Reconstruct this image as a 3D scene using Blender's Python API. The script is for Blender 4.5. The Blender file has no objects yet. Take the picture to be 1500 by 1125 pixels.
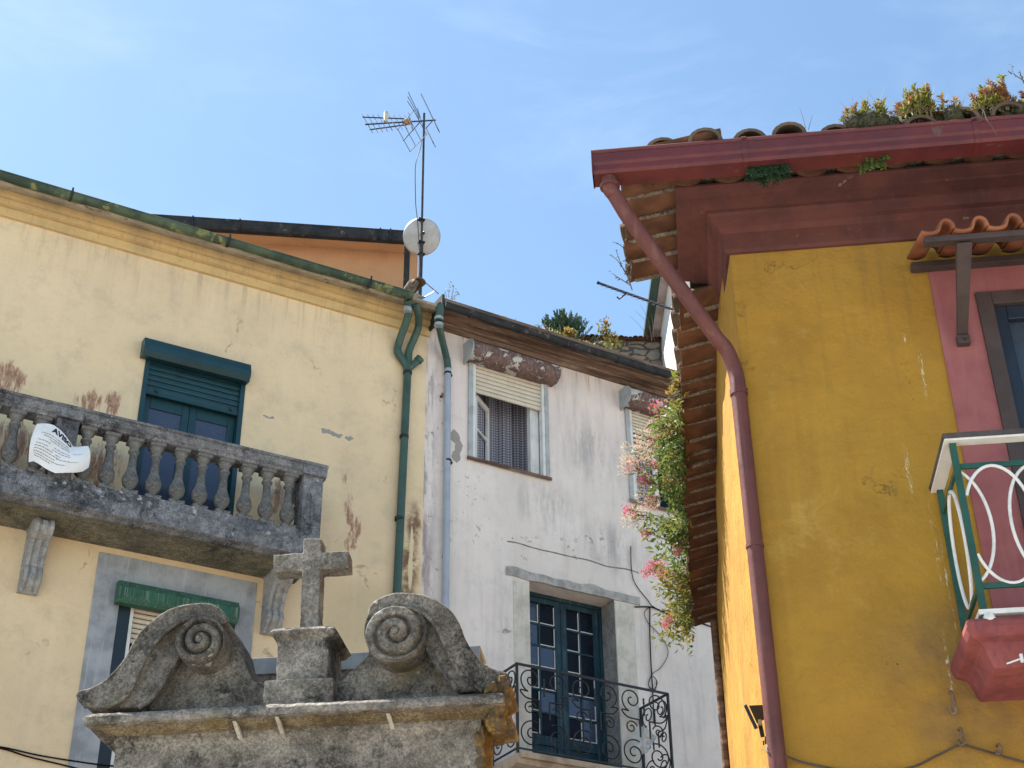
import bpy, bmesh, math, random
from math import sin, cos, pi, radians, sqrt, atan2
from mathutils import Vector, Matrix, noise as mnoise

random.seed(7)
SC = bpy.context.scene
COL = SC.collection

# ------------------------------------------------------------------ camera
FPX = 2208.6                       # focal length in photo pixels (photo 1500 x 1125)
PITCH, ROLL, CAMZ = radians(31.846), radians(-0.6825), 1.6
FW = Vector((0, cos(PITCH), sin(PITCH)))
_ri, _up = Vector((1, 0, 0)), Vector((0, -sin(PITCH), cos(PITCH)))
R2 = cos(ROLL) * _ri + sin(ROLL) * _up
U2 = -sin(ROLL) * _ri + cos(ROLL) * _up
camd = bpy.data.cameras.new('camera')
camd.sensor_fit = 'HORIZONTAL'
camd.sensor_width = 36.0
camd.lens = FPX * 36.0 / 1500.0
camd.clip_end = 3000
cam = bpy.data.objects.new('camera', camd)
COL.objects.link(cam)
M = Matrix.Identity(4)
for i in range(3):
    M[i][0], M[i][1], M[i][2] = R2[i], U2[i], -FW[i]
M[2][3] = CAMZ
cam.matrix_world = M
SC.camera = cam

# ------------------------------------------------------------------ light
SUN_AZ, SUN_EL = radians(-62), radians(60)     # azimuth from +Y (into the picture) towards +X
SKY_STR, SUN_STR, EXPOSURE = 0.08, 5.0, 1.62
w = bpy.data.worlds.new('World')
SC.world = w
w.use_nodes = True
wn = w.node_tree
for n in list(wn.nodes):
    wn.nodes.remove(n)
wo = wn.nodes.new('ShaderNodeOutputWorld')
wb = wn.nodes.new('ShaderNodeBackground')
sky = wn.nodes.new('ShaderNodeTexSky')
sky.sky_type = 'NISHITA'
sky.sun_disc = False
sky.sun_elevation = SUN_EL
sky.sun_rotation = SUN_AZ
sky.altitude = 150
sky.air_density = 1.0
sky.dust_density = 0.45
sky.ozone_density = 0.7
wtc = wn.nodes.new('ShaderNodeTexCoord')
wmp = wn.nodes.new('ShaderNodeMapping')
wmp.inputs['Scale'].default_value = (2.2, 2.2, 7.0)
wmp.inputs['Rotation'].default_value = (0, 0.25, 0.3)
wno = wn.nodes.new('ShaderNodeTexNoise')
wno.inputs['Scale'].default_value = 2.3
wno.inputs['Detail'].default_value = 9
wno.inputs['Roughness'].default_value = 0.62
wno.inputs['Distortion'].default_value = 0.6
wmr = wn.nodes.new('ShaderNodeMapRange')
wmr.interpolation_type = 'SMOOTHSTEP'
wmr.inputs['From Min'].default_value = 0.47
wmr.inputs['From Max'].default_value = 0.85
wmr.inputs['To Max'].default_value = 0.28
wmx = wn.nodes.new('ShaderNodeMix')
wmx.data_type = 'RGBA'
wmx.inputs[7].default_value = (3.6, 4.2, 5.2, 1)      # thin high cloud
wn.links.new(wtc.outputs['Generated'], wmp.inputs[0])
wn.links.new(wmp.outputs[0], wno.inputs['Vector'])
wn.links.new(wno.outputs['Fac'], wmr.inputs[0])
wn.links.new(wmr.outputs[0], wmx.inputs[0])
wn.links.new(sky.outputs[0], wmx.inputs[6])
wtint = wn.nodes.new('ShaderNodeMix')
wtint.data_type = 'RGBA'
wtint.blend_type = 'MULTIPLY'
wtint.inputs[0].default_value = 1
wtint.inputs[7].default_value = (0.96, 1.045, 1.0, 1)
wn.links.new(wmx.outputs[2], wtint.inputs[6])
wn.links.new(wtint.outputs[2], wb.inputs[0])
wb.inputs[1].default_value = SKY_STR
wn.links.new(wb.outputs[0], wo.inputs[0])

sd = bpy.data.lights.new('sun', 'SUN')
sd.energy = SUN_STR
sd.angle = radians(0.5)
sd.color = (1.0, 0.95, 0.87)
sun = bpy.data.objects.new('sun', sd)
COL.objects.link(sun)
_sv = Vector((sin(SUN_AZ) * cos(SUN_EL), cos(SUN_AZ) * cos(SUN_EL), sin(SUN_EL)))
sun.rotation_euler = _sv.to_track_quat('Z', 'Y').to_euler()
sun.location = _sv * 60

vs = SC.view_settings
vs.view_transform = 'Standard'
vs.look = 'None'
vs.exposure = EXPOSURE
vs.gamma = 1.0

# ------------------------------------------------------------------ surveyed wall frames
def ray(px, py):
    return ((px - 750) / FPX) * R2 - ((py - 562.5) / FPX) * U2 + FW
def hd(px, py, h):
    d = ray(px, py)
    return d * (h / math.hypot(d.x, d.y)) + Vector((0, 0, CAMZ))
class Frame:
    """A wall's own axes: X along it (to the right), Y into it, Z up; survey readings are turned into metres on it."""
    def __init__(s, az, o):
        a = radians(az)
        s.az, s.o = az, Vector((o[0], o[1], 0))
        s.X, s.Y = Vector((sin(a), cos(a), 0)), Vector((-cos(a), sin(a), 0))
    def at(s, px, py, y=0.0):
        d, o = ray(px, py), Vector((0, 0, CAMZ))
        p = o + d * (((s.o - o).dot(s.Y) + y) / d.dot(s.Y))
        return (p - s.o).dot(s.X), p.z
    def p(s, px, py, y=0.0):
        x, z = s.at(px, py, y)
        return Vector((x, y, z))
    def atx(s, px, py, x):
        d, o = ray(px, py), Vector((0, 0, CAMZ))
        p = o + d * (((s.o - o).dot(s.X) + x) / d.dot(s.X))
        return (p - s.o).dot(s.Y), p.z
    def atz(s, px, py, z):
        d = ray(px, py)
        p = Vector((0, 0, CAMZ)) + d * ((z - CAMZ) / d.z)
        return (p - s.o).dot(s.X), (p - s.o).dot(s.Y)
    def rotz(s):
        return radians(90 - s.az)
_c = hd(624, 560, 16.4)
FA = Frame(61.3, _c)               # yellow house front
FWH = Frame(60.0, _c)              # white house front
FB = Frame(96.3, hd(1069, 372, 7.15))   # ochre house front, origin on its corner
FF = Frame(96.6, hd(450, 1025, 8.6))    # stone fountain front
FO = Frame(82.8, hd(612, 380, 20.0))    # orange attic house, origin on its right corner

# ------------------------------------------------------------------ mesh helpers
class MB:
    def __init__(s):
        s.v, s.f = [], []
    def add(s, vs, fs):
        o = len(s.v)
        s.v += [tuple(v) for v in vs]
        s.f += [tuple(i + o for i in f) for f in fs]
        return s
    def box(s, x0, x1, y0, y1, z0, z1):
        return s.add([(x0, y0, z0), (x1, y0, z0), (x1, y1, z0), (x0, y1, z0), (x0, y0, z1), (x1, y0, z1), (x1, y1, z1), (x0, y1, z1)],
                     [(0, 3, 2, 1), (4, 5, 6, 7), (0, 1, 5, 4), (1, 2, 6, 5), (2, 3, 7, 6), (3, 0, 4, 7)])
    def hexa(s, pts):
        return s.add(pts, [(0, 3, 2, 1), (4, 5, 6, 7), (0, 1, 5, 4), (1, 2, 6, 5), (2, 3, 7, 6), (3, 0, 4, 7)])
    def bar(s, a, b, wx, wy, upv=(0, 0, 1)):
        a, b = Vector(a), Vector(b)
        d = (b - a).normalized()
        u = Vector(upv)
        if abs(d.dot(u)) > .98:
            u = Vector((0, 1, 0))
        e1 = d.cross(u).normalized() * wx / 2
        e2 = d.cross(e1).normalized() * wy / 2
        return s.hexa([a - e1 - e2, a + e1 - e2, a + e1 + e2, a - e1 + e2, b - e1 - e2, b + e1 - e2, b + e1 + e2, b - e1 + e2])
    def tube(s, pts, r, n=10, caps=True, squash=1.0):
        pts = [Vector(p) for p in pts]
        m = len(pts)
        rs = r if isinstance(r, (list, tuple)) else [r] * m
        vs, fs = [], []
        ref = None
        for i, p in enumerate(pts):
            d = (pts[min(i + 1, m - 1)] - pts[max(i - 1, 0)]).normalized()
            if ref is None:
                ref = Vector((0, 1, 0)) if abs(d.y) < .9 else Vector((1, 0, 0))
            e1 = (ref - d * ref.dot(d)).normalized()
            ref = e1
            e2 = d.cross(e1)
            for k in range(n):
                a = 2 * pi * k / n
                vs.append(p + (e1 * cos(a) + e2 * sin(a) * squash) * rs[i])
        for i in range(m - 1):
            for k in range(n):
                k2 = (k + 1) % n
                fs.append((i * n + k, i * n + k2, (i + 1) * n + k2, (i + 1) * n + k))
        if caps:
            fs.append(tuple(range(n))[::-1])
            fs.append(tuple((m - 1) * n + k for k in range(n)))
        return s.add(vs, fs)
    def prism(s, poly, y0, y1):
        """poly in (x, z), pushed along y"""
        n = len(poly)
        vs = [(x, y0, z) for x, z in poly] + [(x, y1, z) for x, z in poly]
        fs = [tuple(range(n)), tuple(range(2 * n - 1, n - 1, -1))]
        fs += [(i, i + n, (i + 1) % n + n, (i + 1) % n) for i in range(n)]
        return s.add(vs, fs)
    def prism_x(s, poly, x0, x1):
        """poly in (y, z), pushed along x"""
        n = len(poly)
        vs = [(x0, y, z) for y, z in poly] + [(x1, y, z) for y, z in poly]
        fs = [tuple(range(n)), tuple(range(2 * n - 1, n - 1, -1))]
        fs += [(i, i + n, (i + 1) % n + n, (i + 1) % n) for i in range(n)]
        return s.add(vs, fs)
    def lathe(s, prof, cx, cy, n=16):
        m = len(prof)
        vs = [(cx + r * cos(2 * pi * k / n), cy + r * sin(2 * pi * k / n), z) for r, z in prof for k in range(n)]
        fs = [(i * n + k, i * n + (k + 1) % n, (i + 1) * n + (k + 1) % n, (i + 1) * n + k) for i in range(m - 1) for k in range(n)]
        fs += [tuple(range(n))[::-1], tuple((m - 1) * n + k for k in range(n))]
        return s.add(vs, fs)
    def grid(s, fn, nu, nv):
        vs = [fn(i / nu, j / nv) for j in range(nv + 1) for i in range(nu + 1)]
        fs = [(j * (nu + 1) + i, j * (nu + 1) + i + 1, (j + 1) * (nu + 1) + i + 1, (j + 1) * (nu + 1) + i) for j in range(nv) for i in range(nu)]
        return s.add(vs, fs)
    def wall(s, x0, x1, z0, z1, holes, depth, y=0.0):
        """front sheet with real openings and their reveals"""
        xs = sorted({x0, x1, *[h[0] for h in holes], *[h[1] for h in holes]})
        zs = sorted({z0, z1, *[h[2] for h in holes], *[h[3] for h in holes]})
        for i in range(len(xs) - 1):
            for j in range(len(zs) - 1):
                mx, mz = (xs[i] + xs[i + 1]) / 2, (zs[j] + zs[j + 1]) / 2
                if any(h[0] < mx < h[1] and h[2] < mz < h[3] for h in holes):
                    continue
                s.add([(xs[i], y, zs[j]), (xs[i + 1], y, zs[j]), (xs[i + 1], y, zs[j + 1]), (xs[i], y, zs[j + 1])], [(0, 1, 2, 3)])
        for a, b, c, d in holes:
            q = [(a, c), (b, c), (b, d), (a, d)]
            for k in range(4):
                p, r = q[k], q[(k + 1) % 4]
                s.add([(p[0], y, p[1]), (r[0], y, r[1]), (r[0], y + depth, r[1]), (p[0], y + depth, p[1])], [(0, 1, 2, 3)])
        return s
    def half_tile(s, p0, p1, r0, r1, upw, th=.014, n=8, flat=.82):
        p0, p1 = Vector(p0), Vector(p1)
        d = (p1 - p0).normalized()
        sd_ = d.cross(Vector((0, 0, 1))).normalized()
        nn = sd_.cross(d).normalized() * upw
        vs = []
        for p, r in ((p0, r0), (p1, r1)):
            for rr in (r, r - th):
                for k in range(n + 1):
                    a = pi * k / n
                    vs.append(p + sd_ * rr * cos(a) + nn * rr * flat * sin(a))
        L = n + 1
        fs = []
        for k in range(n):
            fs += [(k, k + 1, 2 * L + k + 1, 2 * L + k), (L + k, 3 * L + k, 3 * L + k + 1, L + k + 1),
                   (k, L + k, L + k + 1, k + 1), (2 * L + k, 2 * L + k + 1, 3 * L + k + 1, 3 * L + k)]
        fs += [(0, 2 * L, 3 * L, L), (n, L + n, 3 * L + n, 2 * L + n)]
        return s.add(vs, fs)
    def leaf(s, p, d, L, wd, roll=None, fold=.25):
        p, d = Vector(p), Vector(d).normalized()
        u = Vector((random.uniform(-1, 1), random.uniform(-1, 1), random.uniform(-.4, 1)))
        e = d.cross(u)
        if e.length < 1e-4:
            e = d.cross(Vector((1, 0, .3)))
        e.normalize()
        nn = e.cross(d)
        m = p + d * L * .45
        t = p + d * L - nn * L * .12
        return s.add([p, m + e * wd / 2 + nn * wd * fold, t, m - e * wd / 2 + nn * wd * fold, m], [(0, 4, 1), (4, 2, 1), (0, 3, 4), (4, 3, 2)])
    def blob(s, p, r, seed=0):
        """small rough nugget"""
        p = Vector(p)
        vs = []
        fs = []
        nu, nv = 7, 5
        for j in range(nv + 1):
            t = pi * j / nv
            for i in range(nu):
                a = 2 * pi * i / nu
                d = Vector((sin(t) * cos(a), sin(t) * sin(a), cos(t)))
                k = 1 + .35 * mnoise.noise(d * 2.1 + Vector((seed * 3.1, 0, 0)))
                vs.append(p + Vector((d.x * r[0], d.y * r[1], d.z * r[2])) * k)
        for j in range(nv):
            for i in range(nu):
                fs.append((j * nu + i, j * nu + (i + 1) % nu, (j + 1) * nu + (i + 1) % nu, (j + 1) * nu + i))
        return s.add(vs, fs)
    def build(s, name, mat, parent=None, smooth=None, bevel=0, fix=False, rough=None):
        me = bpy.data.meshes.new(name)
        me.from_pydata(s.v, [], s.f)
        if fix:
            bm = bmesh.new()
            bm.from_mesh(me)
            bmesh.ops.remove_doubles(bm, verts=bm.verts, dist=1e-5)
            bmesh.ops.recalc_face_normals(bm, faces=bm.faces)
            bm.to_mesh(me)
            bm.free()
        me.update()
        me.materials.append(mat)
        if smooth is not None:
            me.polygons.foreach_set('use_smooth', [True] * len(me.polygons))
            if smooth < 180:
                me.set_sharp_from_angle(angle=radians(smooth))
        o = bpy.data.objects.new(name, me)
        COL.objects.link(o)
        if parent is not None:
            o.parent = parent
        if bevel:
            b = o.modifiers.new('bevel', 'BEVEL')
            b.width = bevel
            b.segments = 2
            b.limit_method = 'ANGLE'
            b.angle_limit = radians(40)
        if rough:
            voxel, amp, size = rough
            r_ = o.modifiers.new('remesh', 'REMESH')
            r_.mode = 'VOXEL'
            r_.voxel_size = voxel
            r_.use_smooth_shade = True
            sm = o.modifiers.new('wear', 'SMOOTH')
            sm.iterations = 1
            sm.factor = .5
            for k, (a, z) in enumerate(((amp, size), (amp * .45, size * .3))):
                t = bpy.data.textures.new('wear%d' % k, 'CLOUDS')
                t.noise_scale = z
                t.noise_depth = 2
                dm = o.modifiers.new('erosion', 'DISPLACE')
                dm.texture = t
                dm.texture_coords = 'GLOBAL'
                dm.strength = a
                dm.mid_level = .5
        return o
def empty(name, fr=None, loc=None):
    o = bpy.data.objects.new(name, None)
    COL.objects.link(o)
    o.empty_display_size = .3
    if fr is not None:
        o.rotation_euler = (0, 0, fr.rotz())
        o.location = fr.o
    if loc is not None:
        o.location = loc
    return o
def tag(o, label=None, cat=None, group=None, kind=None):
    if label: o['label'] = label
    if cat: o['category'] = cat
    if group: o['group'] = group
    if kind: o['kind'] = kind
    return o
def place(o, fr):
    """stand a one-mesh thing, built in a wall's own metres, at that wall, with its origin moved to its own base"""
    me = o.data
    n = len(me.vertices)
    co = [0.0] * (3 * n)
    me.vertices.foreach_get('co', co)
    cx = (min(co[0::3]) + max(co[0::3])) / 2
    cy = (min(co[1::3]) + max(co[1::3])) / 2
    cz = min(co[2::3])
    me.transform(Matrix.Translation((-cx, -cy, -cz)))
    o.rotation_euler = (0, 0, fr.rotz())
    o.location = fr.o + fr.X * cx + fr.Y * cy + Vector((0, 0, cz))
    return o
def thing_at(name, fr, x, y, z):
    """an Empty at a thing's base; its parts are built in wall metres and shifted by sub()"""
    o = empty(name)
    o.rotation_euler = (0, 0, fr.rotz())
    o.location = fr.o + fr.X * x + fr.Y * y + Vector((0, 0, z))
    o['_b'] = (x, y, z)
    return o
def sub(o):
    b = o.parent['_b']
    o.data.transform(Matrix.Translation((-b[0], -b[1], -b[2])))
    return o
def curve_pts(pts, n=8):
    """Catmull-Rom through the points"""
    P = [Vector(p) for p in pts]
    P = [2 * P[0] - P[1]] + P + [2 * P[-1] - P[-2]]
    out = []
    for i in range(1, len(P) - 2):
        for k in range(n):
            t = k / n
            a, b, c, d = P[i - 1], P[i], P[i + 1], P[i + 2]
            out.append(.5 * ((2 * b) + (c - a) * t + (2 * a - 5 * b + 4 * c - d) * t * t + (3 * b - a - 3 * c + d) * t ** 3))
    out.append(P[-2])
    return out

# ------------------------------------------------------------------ material helpers
class G:
    def __init__(s, name, rough=.85, spec=.25):
        s.m = bpy.data.materials.new(name)
        s.m.use_nodes = True
        s.t = s.m.node_tree
        s.b = s.t.nodes['Principled BSDF']
        s.b.inputs['Roughness'].default_value = rough
        s.b.inputs['Specular IOR Level'].default_value = spec
        s._co = None
    def n(s, k):
        return s.t.nodes.new(k)
    def L(s, a, b):
        if isinstance(a, (int, float)):
            b.default_value = a
        elif isinstance(a, tuple):
            b.default_value = a if len(a) == 4 or b.type == 'VECTOR' else (*a, 1)
        else:
            s.t.links.new(a, b)
    @property
    def co(s):
        if s._co is None:
            s._co = s.n('ShaderNodeTexCoord').outputs['Object']
        return s._co
    def world(s):
        return s.n('ShaderNodeNewGeometry').outputs['Position']
    def sc(s, v, k=None):
        q = s.n('ShaderNodeVectorMath')
        q.operation = 'MULTIPLY'
        s.L(k if k is not None else s.co, q.inputs[0])
        q.inputs[1].default_value = v
        return q.outputs[0]
    def noise(s, scale, detail=6, rough=.6, vec=None, dist=0, col=False):
        q = s.n('ShaderNodeTexNoise')
        s.L(vec if vec is not None else s.co, q.inputs['Vector'])
        q.inputs['Scale'].default_value = scale
        q.inputs['Detail'].default_value = detail
        q.inputs['Roughness'].default_value = rough
        q.inputs['Distortion'].default_value = dist
        return q.outputs['Color' if col else 'Fac']
    def warp(s, scale, amt, vec=None, detail=3):
        a = s.n('ShaderNodeVectorMath')
        a.operation = 'MULTIPLY_ADD'
        c = s.n('ShaderNodeVectorMath')
        c.operation = 'SUBTRACT'
        s.L(s.noise(scale, detail, .6, vec, col=True), c.inputs[0])
        c.inputs[1].default_value = (.5, .5, .5)
        s.L(c.outputs[0], a.inputs[0])
        a.inputs[1].default_value = (amt, amt, amt)
        s.L(vec if vec is not None else s.co, a.inputs[2])
        return a.outputs[0]
    def vor(s, scale, vec=None, feature='F1'):
        q = s.n('ShaderNodeTexVoronoi')
        q.feature = feature
        s.L(vec if vec is not None else s.co, q.inputs['Vector'])
        q.inputs['Scale'].default_value = scale
        return q.outputs['Distance']
    def ramp(s, f, lo, hi, a=0.0, b=1.0):
        q = s.n('ShaderNodeMapRange')
        q.interpolation_type = 'SMOOTHSTEP'
        s.L(f, q.inputs[0])
        q.inputs[1].default_value = lo
        q.inputs[2].default_value = hi
        q.inputs[3].default_value = a
        q.inputs[4].default_value = b
        return q.outputs[0]
    def ma(s, op, a, b=0.0):
        q = s.n('ShaderNodeMath')
        q.operation = op
        q.use_clamp = op in ('ADD', 'MULTIPLY', 'SUBTRACT')
        s.L(a, q.inputs[0])
        s.L(b, q.inputs[1])
        return q.outputs[0]
    def mix(s, f, a, b, mode='MIX'):
        q = s.n('ShaderNodeMix')
        q.data_type = 'RGBA'
        q.blend_type = mode
        s.L(f, q.inputs[0])
        s.L(a, q.inputs[6])
        s.L(b, q.inputs[7])
        return q.outputs[2]
    def xyz(s, i, vec=None):
        q = s.n('ShaderNodeSeparateXYZ')
        s.L(vec if vec is not None else s.co, q.inputs[0])
        return q.outputs[i]
    def spots(s, lst, vec=None, soft=.45):
        """soft ellipses (cx, cz, rx, rz) on a wall"""
        out = None
        base = vec if vec is not None else s.co
        for cx, cz, rx, rz in lst:
            a = s.n('ShaderNodeVectorMath')
            a.operation = 'SUBTRACT'
            s.L(base, a.inputs[0])
            a.inputs[1].default_value = (cx, 0, cz)
            d = s.n('ShaderNodeVectorMath')
            d.operation = 'LENGTH'
            s.L(s.sc((1 / rx, 0, 1 / rz), a.outputs[0]), d.inputs[0])
            k = s.ramp(d.outputs['Value'], soft, 1.0, 1.0, 0.0)
            out = k if out is None else s.ma('MAXIMUM', out, k)
        return out
    def bump(s, h, strength=.4, dist=.02, prev=None):
        q = s.n('ShaderNodeBump')
        q.inputs['Strength'].default_value = strength
        q.inputs['Distance'].default_value = dist
        s.L(h, q.inputs['Height'])
        if prev is not None:
            s.L(prev, q.inputs['Normal'])
        s.t.links.new(q.outputs[0], s.b.inputs['Normal'])
        return q.outputs[0]
    def col(s, c):
        s.L(c, s.b.inputs['Base Color'])
        return s
    def rough(s, r):
        s.L(r, s.b.inputs['Roughness'])
        return s

def paint(name, base, alt=None, rough=.5, scale=6, amt=(.4, .75), spec=.4, bump=.15, streak=None, flake=None):
    g = G(name, rough, spec)
    alt = alt or tuple(c * .6 for c in base)
    c = g.mix(g.ramp(g.noise(scale, 7, .65), *amt), base, alt)
    if streak:
        sn = g.noise(1.0, 5, .65, g.sc((22, 22, 1.6) if len(streak) < 3 else streak[2]))
        c = g.mix(g.ramp(sn, .5, .72, 0, streak[1]), c, streak[0])
    if flake:
        c = g.mix(g.ramp(g.noise(flake[2], 8, .7, g.warp(9, .06)), flake[1], flake[1] + .05), c, flake[0])
    g.col(c)
    g.rough(g.ramp(g.noise(scale * 2.3, 4), .3, .7, rough * .8, min(1, rough * 1.25)))
    g.bump(g.noise(scale * 8, 5), bump, .006)
    return g.m
def glass(name, tint, rough=.06, spec=.6):
    g = G(name, rough, spec)
    n1 = g.noise(1.3, 3)
    g.col(g.mix(n1, tint, tuple(c * .55 for c in tint)))
    g.rough(g.ramp(g.noise(4, 5), .35, .7, rough, rough * 4))
    g.bump(g.noise(2.2, 2), .05, .02)
    return g.m
def leafmat(name, a, b, c=None, trans=.35):
    g = G(name, .55, .3)
    f = g.noise(14, 2, .6, g.world())
    col = g.mix(g.ramp(f, .35, .65), a, b)
    if c:
        col = g.mix(g.ramp(g.noise(5, 3, .6, g.world()), .5, .64), col, c)
    g.col(col)
    tr = g.n('ShaderNodeBsdfTranslucent')
    g.L(col, tr.inputs[0])
    mx = g.n('ShaderNodeMixShader')
    mx.inputs[0].default_value = trans
    out = g.t.nodes['Material Output']
    g.t.links.new(g.b.outputs[0], mx.inputs[1])
    g.t.links.new(tr.outputs[0], mx.inputs[2])
    g.t.links.new(mx.outputs[0], out.inputs[0])
    return g.m
def stone(name, lo, hi, lichen, black=.5, moss=None, wet=None, scale=1.0, white=.62, gr=.62):
    g = G(name, .92, .15)
    n1 = g.noise(3.2 * scale, 8, .68)
    grain = g.noise(55 * scale, 4, .75)
    c = g.mix(g.ramp(n1, .36, .62), lo, hi)
    c = g.mix(g.ramp(g.noise(14 * scale, 6, .7), .45, .62, 0, .5), c, tuple(x * .5 for x in lo))
    c = g.mix(g.ramp(grain, .42, .60, 0, gr), c, tuple(x * .3 for x in lo))
    c = g.mix(g.ramp(g.noise(120 * scale, 3, .7), .55, .7, 0, .5), c, tuple(min(1, x * 1.6) for x in hi))
    bl = g.ma('MULTIPLY', g.ramp(g.noise(2.1 * scale, 8, .74, g.warp(4, .25)), black - .03, black + .10), g.ramp(grain, .3, .6, .5, 1))
    c = g.mix(g.ma('MULTIPLY', bl, .85), c, (.016, .016, .018))
    if moss:
        c = g.mix(g.ramp(g.noise(2.6 * scale, 7, .7, g.warp(6, .2)), .56, .72, 0, .75), c, moss)
    v = g.vor(13 * scale, g.warp(16, .12))
    lm = g.ma('MULTIPLY', g.ramp(v, .2, .34, 1, 0), g.ramp(g.noise(2.4 * scale, 5), white, white + .09))
    c = g.mix(g.ma('MULTIPLY', lm, .8), c, lichen)
    g.col(c)
    b1 = g.bump(grain, .5, .012)
    g.bump(g.noise(9 * scale, 7, .7), .5, .03, b1)
    return g.m

# ------------------------------------------------------------------ wall materials
def spot_list(fr, lst, y=0.0):
    out = []
    for px, py, rx, rz in lst:
        x, z = fr.at(px, py, y)
        out.append((x, z, rx, rz))
    return out

def mat_yellow_wall():
    g = G('yellow plaster', .95, .1)
    big = g.noise(.55, 7, .6)
    c = g.mix(g.ramp(big, .36, .66), (.775, .602, .385), (.685, .53, .345))
    c = g.mix(g.ramp(g.noise(2.6, 9, .74), .46, .72, 0, .6), c, (.50, .41, .285))
    c = g.mix(g.ramp(g.noise(17, 6, .75), .52, .72, 0, .35), c, (.52, .42, .27))
    c = g.mix(g.ramp(g.noise(1.0, 6, .65, g.sc((5, 5, .5))), .52, .75, 0, .35), c, (.82, .67, .47))
    # thin grey water runs under the cornice
    z = g.xyz(2)
    top = g.ramp(z, 11.7, 12.5)
    runs = g.ramp(g.noise(1.0, 6, .7, g.sc((9, 9, .55))), .48, .68)
    c = g.mix(g.ma('MULTIPLY', g.ma('MULTIPLY', top, runs), .45), c, (.33, .27, .19))
    # dark mildew dots, thickest just below the cornice and at the sheltered right end
    dots = g.ramp(g.noise(46, 3, .75), .63, .70)
    low = g.spots(spot_list(FA, [(535, 920, .75, .75), (570, 985, .7, .6), (500, 1000, .7, .5)]))
    dm = g.ma('MAXIMUM', g.ma('MULTIPLY', g.ramp(z, 12.2, 12.5), .8), low)
    dm = g.ma('MAXIMUM', dm, g.ramp(g.noise(.9, 4), .60, .8, 0, .45))
    c = g.mix(g.ma('MULTIPLY', dots, g.ma('MULTIPLY', dm, .85)), c, (.17, .12, .085))
    c = g.mix(g.ma('MULTIPLY', low, .32), c, (.36, .29, .18))
    # oxide-red paint scars
    scar = spot_list(FA, [(10, 555, .30, .36), (-60, 580, .5, .5), (130, 590, .22, .26), (165, 592, .14, .30), (118, 605, .10, .2),
                          (60, 660, .42, .42), (148, 690, .30, .55), (20, 650, .3, .45), (205, 700, .15, .3),
                          (405, 725, .14, .34), (512, 742, .09, .34), (521, 775, .10, .24), (514, 795, .12, .20), (505, 700, .05, .12)])
    sm = g.spots(scar, g.warp(7, .09), .25)
    sn = g.noise(1.0, 7, .74, g.warp(3, .05, g.sc((15, 15, 3.4))))
    red = g.ma('MULTIPLY', g.ramp(sm, 0, .5), g.ramp(g.ma('ADD', sn, g.ma('MULTIPLY', sm, .17)), .555, .70))
    c = g.mix(g.ma('MULTIPLY', red, .88), c, g.mix(g.ramp(g.noise(9, 7, .75), .4, .6), (.235, .095, .07), (.42, .24, .16)))
    # worn brown strip by the pipe
    br = g.spots(spot_list(FA, [(606, 770, .13, .45), (600, 830, .17, .5), (596, 880, .18, .4)]), g.warp(9, .12), .3)
    c = g.mix(g.ma('MULTIPLY', br, g.ramp(g.noise(5, 7, .7), .36, .56)), c, (.21, .12, .08))
    pale = g.spots(spot_list(FA, [(603, 800, .028, .30), (601, 835, .035, .30)]), g.warp(9, .04), .7)
    c = g.mix(g.ma('MULTIPLY', pale, .9), c, (.72, .60, .37))
    # patches where plaster has come off
    off = g.spots(spot_list(FA, [(478, 632, .09, .045), (492, 637, .11, .035), (512, 642, .07, .028), (393, 611, .09, .014)]), g.warp(12, .12), .5)
    offm = g.ramp(off, .3, .36)
    c = g.mix(offm, c, (.30, .29, .27))
    # hairline cracks
    e = g.vor(.45, g.warp(1.9, .9, g.warp(9, .07), 8), 'DISTANCE_TO_EDGE')
    cm = g.ma('MULTIPLY', g.ramp(e, .0008, .0036, 1, 0), g.ramp(g.noise(1.25, 5), .54, .62))
    c = g.mix(g.ma('MULTIPLY', cm, .5), c, (.3, .23, .15))
    g.col(c)
    b1 = g.bump(g.noise(38, 5, .7), .22, .006)
    b2 = g.bump(g.noise(1.6, 7), .55, .06, b1)
    b2 = g.bump(g.noise(9, 6, .65), .3, .012, b2)
    g.bump(g.ma('SUBTRACT', 1.0, g.ma('MAXIMUM', offm, cm)), .7, .012, b2)
    return g.m

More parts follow.
